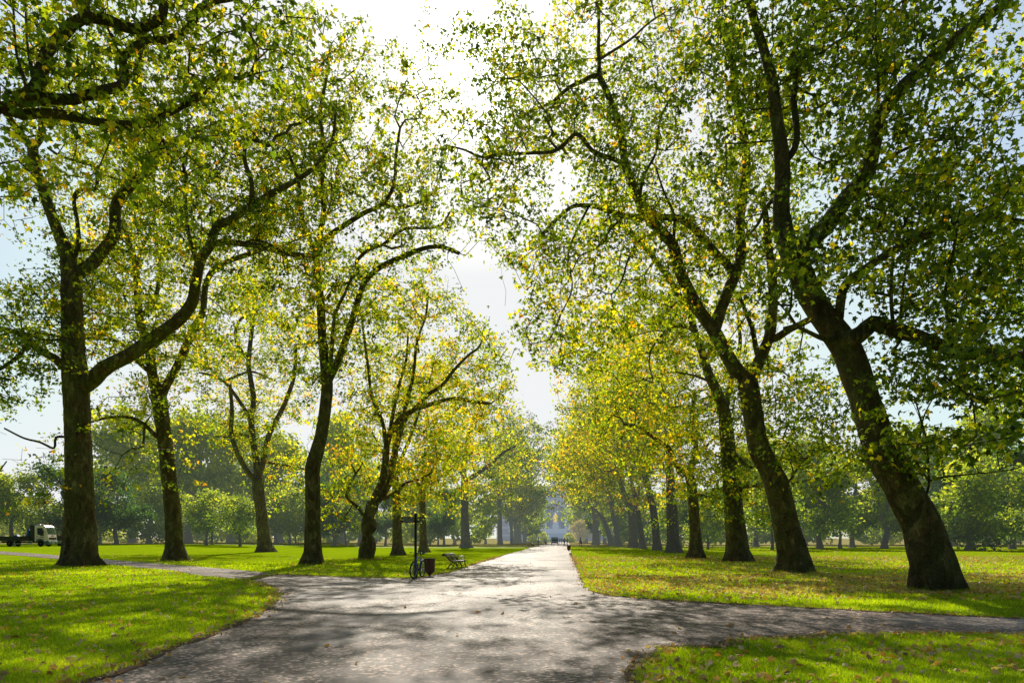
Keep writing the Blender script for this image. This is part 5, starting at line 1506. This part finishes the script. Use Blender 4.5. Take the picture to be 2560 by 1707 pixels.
# ------------------------------------------------------------------ people
SKIN = simple('skin', (.45, .27, .19), .6, haze=.3)
def person(loc, face, label, coat, legs_col, hair=(.03, .02, .015), pose='walk', hgt=1.72, group='people along the path', skirt=False):
    s = hgt / 1.72
    r = empty('person', loc, face, label, 'person', group)
    r.scale = (s, s, s)
    sit = pose == 'sit'
    hipz = .50 if sit else .90
    st = .24 if pose == 'walk' else .05
    J = {'pel': (0, 0, hipz), 'waist': (0, 0, hipz + .17), 'chest': (.02, 0, hipz + .40), 'neck': (.01, 0, hipz + .55), 'headb': (.03, 0, hipz + .62)}
    for sd, sg in (('l', 1), ('r', -1)):
        f = st * sg
        J['hip' + sd] = (0, .09 * sg, hipz - .03)
        if sit:
            J['kne' + sd] = (.42, .11 * sg, .49); J['ank' + sd] = (.44, .11 * sg, .08); J['toe' + sd] = (.60, .12 * sg, .04)
        else:
            J['kne' + sd] = (f * .62 + .04, .095 * sg, .48); J['ank' + sd] = (f - (.05 if f < 0 else 0), .09 * sg, .09 + (.05 if f < -.1 else 0)); J['toe' + sd] = (f + .15 - (.03 if f < 0 else 0), .10 * sg, .035)
        J['sho' + sd] = (.01, .19 * sg, hipz + .49)
        af = -f * .6
        J['elb' + sd] = (af * .5 - .02, .235 * sg, hipz + .22)
        J['wri' + sd] = (af + .10, .235 * sg, hipz - .0) if not sit else (.26, .16 * sg, hipz + .12)
    def skin(name, edges, rad, mat, parent):
        keys = []
        for a, b_ in edges:
            for k in (a, b_):
                if k not in keys: keys.append(k)
        me = bpy.data.meshes.new(name)
        me.from_pydata([JJ[k] for k in keys], [(keys.index(a), keys.index(b_)) for a, b_ in edges], [])
        o = link(name, me, parent)
        md = o.modifiers.new('Skin', 'SKIN'); md.use_smooth_shade = True
        for i, k in enumerate(keys):
            q = rad[k]; q = q if isinstance(q, tuple) else (q, q)
            me.skin_vertices[0].data[i].radius = q
        me.skin_vertices[0].data[0].use_root = True
        sb = o.modifiers.new('Sub', 'SUBSURF'); sb.levels = 1; sb.render_levels = 1
        me.materials.append(mat)
        bpy.context.view_layer.update()
        dg = bpy.context.evaluated_depsgraph_get()
        bm_ = bpy.data.meshes.new_from_object(o.evaluated_get(dg))
        o.modifiers.clear(); o.data = bm_
        bm_.polygons.foreach_set('use_smooth', [True] * len(bm_.polygons))
        return o
    JJ = dict(J)
    body_e = [('pel', 'waist'), ('waist', 'chest'), ('chest', 'neck'), ('neck', 'headb')]
    rad = {'pel': .13, 'waist': .11, 'chest': (.15, .11), 'neck': .05, 'headb': .05}
    for sd, sg in (('l', 1), ('r', -1)):
        body_e += [('pel', 'hip' + sd), ('hip' + sd, 'kne' + sd), ('kne' + sd, 'ank' + sd), ('ank' + sd, 'toe' + sd), ('chest', 'sho' + sd), ('sho' + sd, 'elb' + sd), ('elb' + sd, 'wri' + sd)]
        rad.update({'hip' + sd: .085, 'kne' + sd: .055, 'ank' + sd: .038, 'toe' + sd: .03, 'sho' + sd: .055, 'elb' + sd: .04, 'wri' + sd: .026})
        w = Vector(J['wri' + sd]); d = (w - Vector(J['elb' + sd])).normalized()
        side = Vector((0, 1, 0)); fw = d.cross(side).normalized()
        palm = w + d * .075; JJ['plm' + sd] = tuple(palm); rad['plm' + sd] = (.036, .018); body_e.append(('wri' + sd, 'plm' + sd))
        for k, (off, ln) in enumerate(((-.030, .068), (-.010, .080), (.010, .076), (.029, .060))):
            a = palm + fw * off + d * .012; b1 = a + d * ln * .55; c = b1 + (d * .8 - side * .5 * sg).normalized() * ln * .5
            for nm, p in (('a', a), ('b', b1), ('c', c)): JJ[f'f{k}{nm}{sd}'] = tuple(p); rad[f'f{k}{nm}{sd}'] = .009
            body_e += [('plm' + sd, f'f{k}a{sd}'), (f'f{k}a{sd}', f'f{k}b{sd}'), (f'f{k}b{sd}', f'f{k}c{sd}')]
        th = w + d * .03 - fw * .03; t2 = th - fw * .03 + d * .035
        JJ['t1' + sd] = tuple(th); JJ['t2' + sd] = tuple(t2); rad['t1' + sd] = .011; rad['t2' + sd] = .009
        body_e += [('wri' + sd, 't1' + sd), ('t1' + sd, 't2' + sd)]
    # head as part of the same body
    hz = hipz + .62
    JJ.update({'jaw': (.045, 0, hz + .05), 'face': (.03, 0, hz + .13), 'crown': (.005, 0, hz + .21)})
    rad.update({'jaw': (.062, .068), 'face': (.078, .09), 'crown': (.055, .065)})
    body_e += [('headb', 'jaw'), ('jaw', 'face'), ('face', 'crown')]
    body = skin('body', body_e, rad, SKIN, r)
    m = MB()
    m.ball((.125, 0, hz + .115), (.022, .017, .026), 8, 6)
    for sg in (-1, 1): m.ball((.02, .088 * sg, hz + .11), (.022, .012, .034), 8, 6)
    m.build('nose_and_ears', SKIN, body, True)
    m = MB()
    for sg in (-1, 1): m.ball((.108, .033 * sg, hz + .135), (.010, .014, .009), 8, 6)
    m.build('eyes', M_RUBBER, body, True)
    m = MB(); m.ball((.105, 0, hz + .06), (.012, .026, .007), 8, 6); m.build('mouth', simple('lips', (.35, .12, .10), .5), body, True)
    m = MB(); m.ball((-.015, 0, hz + .17), (.098, .094, .095), 12, 8); m.ball((-.05, 0, hz + .10), (.07, .085, .10), 10, 7); m.build('hair', simple('hair_col', hair, .6, haze=.3), r, True)
    je = [('pel', 'waist'), ('waist', 'chest'), ('chest', 'neck')]
    jr = {'pel': (.165, .14) , 'waist': .14, 'chest': (.18, .14), 'neck': .065}
    for sd in 'lr':
        je += [('chest', 'sho' + sd), ('sho' + sd, 'elb' + sd), ('elb' + sd, 'wri' + sd)]
        jr.update({'sho' + sd: .078, 'elb' + sd: .058, 'wri' + sd: .045})
    skin('jacket', je, jr, simple('jacket_cloth', coat, .85, haze=.4), r)
    te = []
    tr = {'pel': .145}
    for sd in 'lr':
        te += [('pel', 'hip' + sd), ('hip' + sd, 'kne' + sd), ('kne' + sd, 'ank' + sd)]
        tr.update({'hip' + sd: .105, 'kne' + sd: .075, 'ank' + sd: .055})
    skin('trousers', te, tr, simple('trouser_cloth', legs_col, .85, haze=.4), r)
    for sd in 'lr':
        a = Vector(J['ank' + sd]); t = Vector(J['toe' + sd])
        m = MB(); m.tube([a + Vector((-.05, 0, -.035)), a + Vector((.02, 0, -.03)), t + Vector((-.03, 0, .012)), t + Vector((.04, 0, .0))], [.042, .046, .042, .02], 8); m.build('shoe', M_RUBBER, r, True)
    return r

def pp(px, py): 
    q = ground_at(px, py); q.z += .018; return q
AW, TO = math.atan2(1, .076), math.atan2(-1, -.076)
person(pp(1411, 1364.8), AW, 'man in a dark jacket walking away on the right side of the path', (.012, .014, .02), (.02, .022, .03))
person(pp(1418.5, 1361.8), AW + .1, 'companion in olive walking just ahead of the man in the dark jacket', (.06, .06, .04), (.03, .03, .03), hgt=1.62)
person(pp(1404.5, 1359.5), TO, 'person in grey far off between the van and the walking man', (.12, .11, .12), (.05, .05, .06), hair=(.1, .07, .04))
person(pp(1399.5, 1358.8), AW, 'person in pale clothes far off beside the van', (.35, .32, .3), (.08, .08, .1))
w = pp(1451, 1364.8)
person(w, 0.15, 'woman in black walking across the right lawn edge with a pink bag', (.012, .01, .014), (.015, .014, .018), pose='walk', hgt=1.75)
def pink_bag(loc):
    r = empty('shoulder_bag', loc, 0, 'bright pink bag hanging at the side of the woman in black', 'bag')
    M = simple('pink_cloth', (.62, .10, .22), .7)
    m = MB(); m.box((0, 0, .0), (.34, .14, .40), taper=(.8, .7)); m.build('pouch', M, r, False, .03)
    m = MB(); m.tube([(-.10, 0, .19), (-.08, 0, .36), (0, 0, .44), (.08, 0, .36), (.10, 0, .19)], .012, 6); m.build('strap', M, r, True)
pink_bag(w + Vector((.20, -.30, .72)))
person(pp(1346, 1366), -0.2, 'woman in a long pale coat standing by the far park bench', (.36, .33, .31), (.10, .10, .13), pose='stand', hgt=1.7)
person(pp(1323, 1369.8), 2.9, 'small child in a pink top on the grass left of the far bench', (.62, .34, .28), (.05, .05, .08), hair=(.15, .08, .04), pose='walk', hgt=1.0)
def scooter(loc):
    r = empty('child_scooter', loc, 2.6, 'small push scooter lying in front of the child on the grass', 'scooter')
    m = MB(); m.box((0, 0, .08), (.5, .10, .03)); m.build('deck', M_IRON, r, False, .008)
    m = MB(); m.tube([(.25, 0, .06), (.30, 0, .65)], .015, 6); m.tube([(.30, -.15, .65), (.30, .15, .65)], .014, 6); m.build('steering_bar', M_STEEL, r, True)
    for x in (-.25, .25):
        m = MB(); m.lathe([(.06, -.012), (.06, .012)], 14, Matrix.Translation((x, 0, .06)) @ Matrix.Rotation(PI / 2, 4, 'X')); m.build('wheel', M_RUBBER, r)
scooter(pp(1316.5, 1369.5))
f = FARB
person(f + Vector((-.02, -.35, .0)), -.07, 'person in dark clothes sitting on the near end of the farthest bench', (.03, .03, .04), (.03, .03, .05), pose='sit')
person(f + Vector((.02, .45, .0)), -.07, 'person in a blue top sitting on the far end of the farthest bench', (.06, .10, .25), (.03, .03, .05), pose='sit')
person(pp(1278, 1360.5), AW, 'person in a reddish coat beside the close-set trunks on the left', (.16, .05, .05), (.05, .04, .04), pose='stand', hgt=1.65)
person(pp(942, 1359), TO, 'person in maroon far away on the meadow, behind the knobbly trunk', (.16, .02, .05), (.05, .02, .04), pose='stand', hgt=1.6, group='people on the meadow')
person(pp(1891, 1367), TO, 'distant person in dark clothes on the meadow, beside the dark wrapped trunk', (.02, .02, .025), (.02, .02, .03), pose='walk', hgt=1.75, group='people on the meadow')

# ------------------------------------------------------------------ the monument and the hall at the end of the path
M_STONE = simple('pale_stone', (.55, .55, .56), .8, haze=.8, scale=1.2)
M_GRAN = simple('dark_granite', (.05, .05, .065), .5, haze=.5, scale=2)
M_GOLD = simple('gilding', (1.0, .72, .20), .5, 0.0, .15, 3, haze=.3)
for _n in M_GOLD.node_tree.nodes:
    if _n.type == 'BSDF_PRINCIPLED':
        _n.inputs['Emission Color'].default_value = (1.0, .66, .16, 1); _n.inputs['Emission Strength'].default_value = 0.45   # sun glint painted into the gilding as a glow

def monument():
    b = Vector(((1389 - CX) / FL * 330, 330, 0))
    r = empty('monument', b, math.radians(-4), 'tall canopied stone monument with a gilded seated figure at the end of the path', 'monument')
    m = MB()
    for k in range(10): m.box((0, 0, .2 + .4 * k), (15.5 - k * .55, 15.5 - k * .55, .4))
    m.build('steps', simple('step_stone', (.22, .24, .27), .8, haze=.75), r)
    m = MB(); m.box((0, 0, 5.0), (10.2, 10.2, 2.0)); m.box((0, 0, 6.12), (10.7, 10.7, .25)); m.box((0, 0, 4.1), (10.6, 10.6, .2)); m.build('podium', M_STONE, r)
    m = MB()
    rr = random.Random(3)
    for k in range(34):
        x = -4.9 + k * .297
        h = rr.uniform(1.25, 1.6)
        m.tube([(x, -5.16, 4.3), (x + rr.uniform(-.05, .05), -5.22, 4.3 + h * .7), (x, -5.18, 4.3 + h)], [.15, .13, .07], 6)
    m.build('frieze_figures', M_STONE, r, True)
    m = MB(); m.box((0, 0, 7.0), (3.0, 3.0, 1.5)); m.box((0, 0, 7.85), (3.3, 3.3, .2)); m.box((0, 0, 8.6), (2.5, 2.5, 1.3)); m.box((0, 0, 9.35), (2.8, 2.8, .2)); m.build('pedestal', M_STONE, r)
    # plain seated figure, gilded
    m = MB()
    m.box((0, .6, 10.6), (1.9, 1.1, 2.2)); m.box((0, 1.0, 11.8), (1.6, .4, 1.4))
    g = m.build('throne', M_GOLD, r, False, .1)
    m = MB()
    m.tube([(0, .2, 10.9), (0, .25, 11.8), (0, .15, 12.7), (0, .05, 13.1)], [.75, .72, .78, .32], 14)
    m.ball((0, 0, 13.55), (.36, .4, .5), 14, 10)
    for sx in (-1, 1):
        m.tube([(sx * .4, 0, 11.1), (sx * .5, -1.1, 11.15), (sx * .5, -1.25, 10.2), (sx * .5, -1.5, 9.6)], [.42, .36, .28, .22], 10)
        m.tube([(sx * .75, .1, 12.6), (sx * .95, -.2, 11.9), (sx * .55, -.8, 11.5)], [.28, .24, .18], 10)
    m.build('seated_figure', M_GOLD, r, True)
    for sx in (-1, 1):
        for sy in (-1, 1):
            m = MB()
            x0, y0 = sx * 3.5, sy * 3.5
            for ox, oy in ((-.42, -.42), (.42, -.42), (.42, .42), (-.42, .42)):
                m.lathe([(.42, 6.25), (.42, 6.9), (.34, 7.1), (.33, 15.4), (.42, 15.7), (.45, 16.2)], 12, None, (x0 + ox, y0 + oy, 0))
            m.box((x0, y0, 6.5), (1.9, 1.9, .5)); m.box((x0, y0, 16.3), (1.9, 1.9, .4))
            m.build('pillar_cluster', M_GRAN, r)
            # corner groups of pale figures
            m = MB(); q = random.Random(int(sx * 3 + sy * 7))
            gx, gy = sx * 5.9, sy * 5.9
            m.box((gx, gy, 6.0), (2.4, 2.4, 1.0))
            for _ in range(7):
                ax, ay = gx + q.uniform(-.9, .9), gy + q.uniform(-.9, .9); hh = q.uniform(1.6, 3.4)
                m.tube([(ax, ay, 6.5), (ax + q.uniform(-.2, .2), ay, 6.5 + hh * .6), (ax + q.uniform(-.2, .2), ay, 6.5 + hh * .85)], [.5, .45, .18], 8); m.ball((ax, ay, 6.5 + hh), (.2, .2, .26), 8, 6)
            m.build('corner_group', simple('white_marble', (.85, .85, .85), .7, haze=.75), r, True)
    # canopy: four gables, a roof and a spire with pinnacles
    m = MB()
    for rz in (0, PI / 2):
        T = Matrix.Rotation(rz, 4, 'Z')
        for y in (-4.3, 3.9):
            arch = [(2.55 * math.cos(a), 16.4 + 3.4 * math.sin(a)) for a in np.linspace(0, PI, 14)]
            outer = [(4.4, 16.4), (4.4, 18.6), (0, 24.6), (-4.4, 18.6), (-4.4, 16.4)]
            n = len(arch)
            poly = outer + [p for p in reversed(arch)]
            tri = tessellate_polygon([[Vector((x, z, 0)) for x, z in poly]])
            vs = [(x, y, z) for x, z in poly] + [(x, y + .4, z) for x, z in poly]
            k = len(poly)
            fs = [tuple(t) for t in tri] + [tuple(i + k for i in t) for t in tri] + [(i, (i + 1) % k, (i + 1) % k + k, i + k) for i in range(k)]
            m.add(vs, fs, T)
    m.build('canopy_gables', simple('mosaic_gable', (.34, .30, .28), .7, haze=.8), r)
    m = MB(); m.lathe([(5.4, 18.8), (2.6, 24.5), (1.9, 25.5)], 4, rot=PI / 4); m.lathe([(1.9, 25.5), (1.6, 30), (.9, 38), (.3, 46), (.05, 50)], 8); m.build('spire', M_STONE, r)
    for sx in (-1, 1):
        for sy in (-1, 1):
            m = MB(); m.box((sx * 4.3, sy * 4.3, 18), (1.2, 1.2, 4)); m.lathe([(.85, 20), (.1, 25)], 8, None, (sx * 4.3, sy * 4.3, 0)); m.build('pinnacle', M_STONE, r)
monument()

def hall():
    m, nt = new_mat('banded_brick')
    p = N(nt, 'ShaderNodeBsdfPrincipled'); p.inputs['Roughness'].default_value = .85
    sp = N(nt, 'ShaderNodeSeparateXYZ'); nt.links.new(obj_pos(nt), sp.inputs[0])
    mm = N(nt, 'ShaderNodeMath', operation='FRACT'); dv = N(nt, 'ShaderNodeMath', operation='DIVIDE'); nt.links.new(sp.outputs['Z'], dv.inputs[0]); dv.inputs[1].default_value = 5.2; nt.links.new(dv.outputs[0], mm.inputs[0])
    c = ramp(nt, mm.outputs[0], [(0, (.30, .12, .085)), (.55, (.27, .11, .08)), (.58, (.55, .48, .42)), (.8, (.55, .48, .42)), (.83, (.28, .12, .085))])
    nt.links.new(c, p.inputs['Base Color'])
    finish(nt, painted_haze(nt, p.outputs[0], .6, (0.56, 0.70, 0.88), 0.85))
    Y = 440
    r = empty('round_hall', ((1412 - CX) / FL * Y, Y + 45, 0), 0, 'round red-brick hall with pale bands behind the monument', 'building')
    mb = MB(); mb.lathe([(45, 0), (45, 30)], 72); mb.build('wall', m, r)
    mb = MB(); mb.lathe([(45.2, 24.0), (46.2, 24.4), (46.2, 25.2), (45.2, 25.6)], 72, caps=False); mb.lathe([(45.2, 29.6), (46.6, 30.2), (46.6, 31.0), (45, 31.2)], 72, caps=False); mb.build('cornice', M_STONE, r)
    mb = MB(); mb.lathe([(44, 30.5), (38, 36), (24, 40), (2, 42)], 60); mb.build('dome', simple('slate_dome', (.2, .22, .25), .6, haze=.8), r)
    for k in range(15):
        a = -PI / 2 + (k - 7) * .13
        T = Matrix.Rotation(a - PI / 2 + PI, 4, 'Z')
        T = Matrix.Rotation(a + PI / 2, 4, 'Z')
        q = MB(); poly = [(-1.6, 6), (1.6, 6), (1.6, 18)] + [(1.6 * math.cos(t), 18 + 1.8 * math.sin(t)) for t in np.linspace(.2, PI - .2, 9)] + [(-1.6, 18)]
        q.prism(poly, -45.25, -44.9, T); w_ = q.build('window', simple('hall_window', (.10, .12, .15), .3, haze=.75), r)
        q = MB(); q.box((0, -45.3, 12), (.25, .2, 12.5), 0, T); q.box((0, -45.3, 12.5), (3.2, .2, .25), 0, T); q.build('mullion', M_STONE, w_)
hall()

# ------------------------------------------------------------------ camera, sun and sky
cam = bpy.data.cameras.new('camera')
cam.sensor_width = 36.0; cam.lens = 24.0
cam.shift_y = (HZ - 853.5) / 2560.0
cam.clip_end = 6000; cam.clip_start = 0.1
co = bpy.data.objects.new('camera', cam); COL.objects.link(co)
co.location = (0, 0, EYE); co.rotation_euler = (PI / 2, 0, 0)
SC.camera = co

SUN_EL = math.radians(34.3); SUN_AZ = math.radians(-4.2)       # azimuth from +Y, negative to the left
sd = Vector((math.sin(SUN_AZ) * math.cos(SUN_EL), math.cos(SUN_AZ) * math.cos(SUN_EL), math.sin(SUN_EL)))
sun = bpy.data.lights.new('sun', 'SUN'); sun.energy = 5.0; sun.angle = math.radians(0.45); sun.color = (1.0, 0.93, 0.80)
so = bpy.data.objects.new('sun', sun); COL.objects.link(so)
so.rotation_euler = sd.to_track_quat('Z', 'Y').to_euler()
w = bpy.data.worlds.new('World'); SC.world = w; w.use_nodes = True
nt = w.node_tree; nt.nodes.clear()
sky = N(nt, 'ShaderNodeTexSky'); sky.sky_type = 'NISHITA'; sky.sun_disc = False
sky.sun_elevation = SUN_EL; sky.sun_rotation = SUN_AZ
sky.air_density = 1.0; sky.dust_density = 1.8; sky.ozone_density = 1.6; sky.altitude = 20
bg = N(nt, 'ShaderNodeBackground'); bg.inputs['Strength'].default_value = 0.09
# gamma and cap even the sky out, lifting the sides and limiting the glow
gm = N(nt, 'ShaderNodeGamma'); gm.inputs['Gamma'].default_value = 0.55
nt.links.new(sky.outputs[0], gm.inputs['Color'])
lv = mixc(nt, 1.0, gm.outputs[0], (2.95, 3.35, 3.5), 'MULTIPLY')
cp = mixc(nt, 1.0, lv, (9.9, 10.1, 10.2), 'DARKEN')
# sky dimmed away from the sun to weaken fill; added glow round the sun
tcw = N(nt, 'ShaderNodeTexCoord'); dt = N(nt, 'ShaderNodeVectorMath', operation='DOT_PRODUCT')
nt.links.new(tcw.outputs['Generated'], dt.inputs[0]); dt.inputs[1].default_value = tuple(sd)
sky_side = ramp(nt, dt.outputs['Value'], [(0.0, (0.20, 0.21, 0.23)), (0.48, (0.26, 0.28, 0.31)), (0.64, (1, 1, 1)), (0.972, (1, 1, 1)), (0.9993, (1.55, 1.5, 1.4)), (1.0, (4, 4, 3.8))])
nt.links.new(mixc(nt, 1.0, cp, sky_side, 'MULTIPLY'), bg.inputs['Color'])
wo = N(nt, 'ShaderNodeOutputWorld'); nt.links.new(bg.outputs[0], wo.inputs['Surface'])

SC.render.engine = 'CYCLES'
SC.cycles.use_denoising = True
SC.cycles.max_bounces = 7; SC.cycles.diffuse_bounces = 3; SC.cycles.glossy_bounces = 2; SC.cycles.transmission_bounces = 4; SC.cycles.transparent_max_bounces = 4
SC.cycles.caustics_reflective = False; SC.cycles.caustics_refractive = False
SC.cycles.sample_clamp_indirect = 6
SC.view_settings.view_transform = 'Standard'; SC.view_settings.look = 'None'; SC.view_settings.exposure = 0; SC.view_settings.gamma = 1
print('leaves on hero trees', LEAFCOUNT[0])
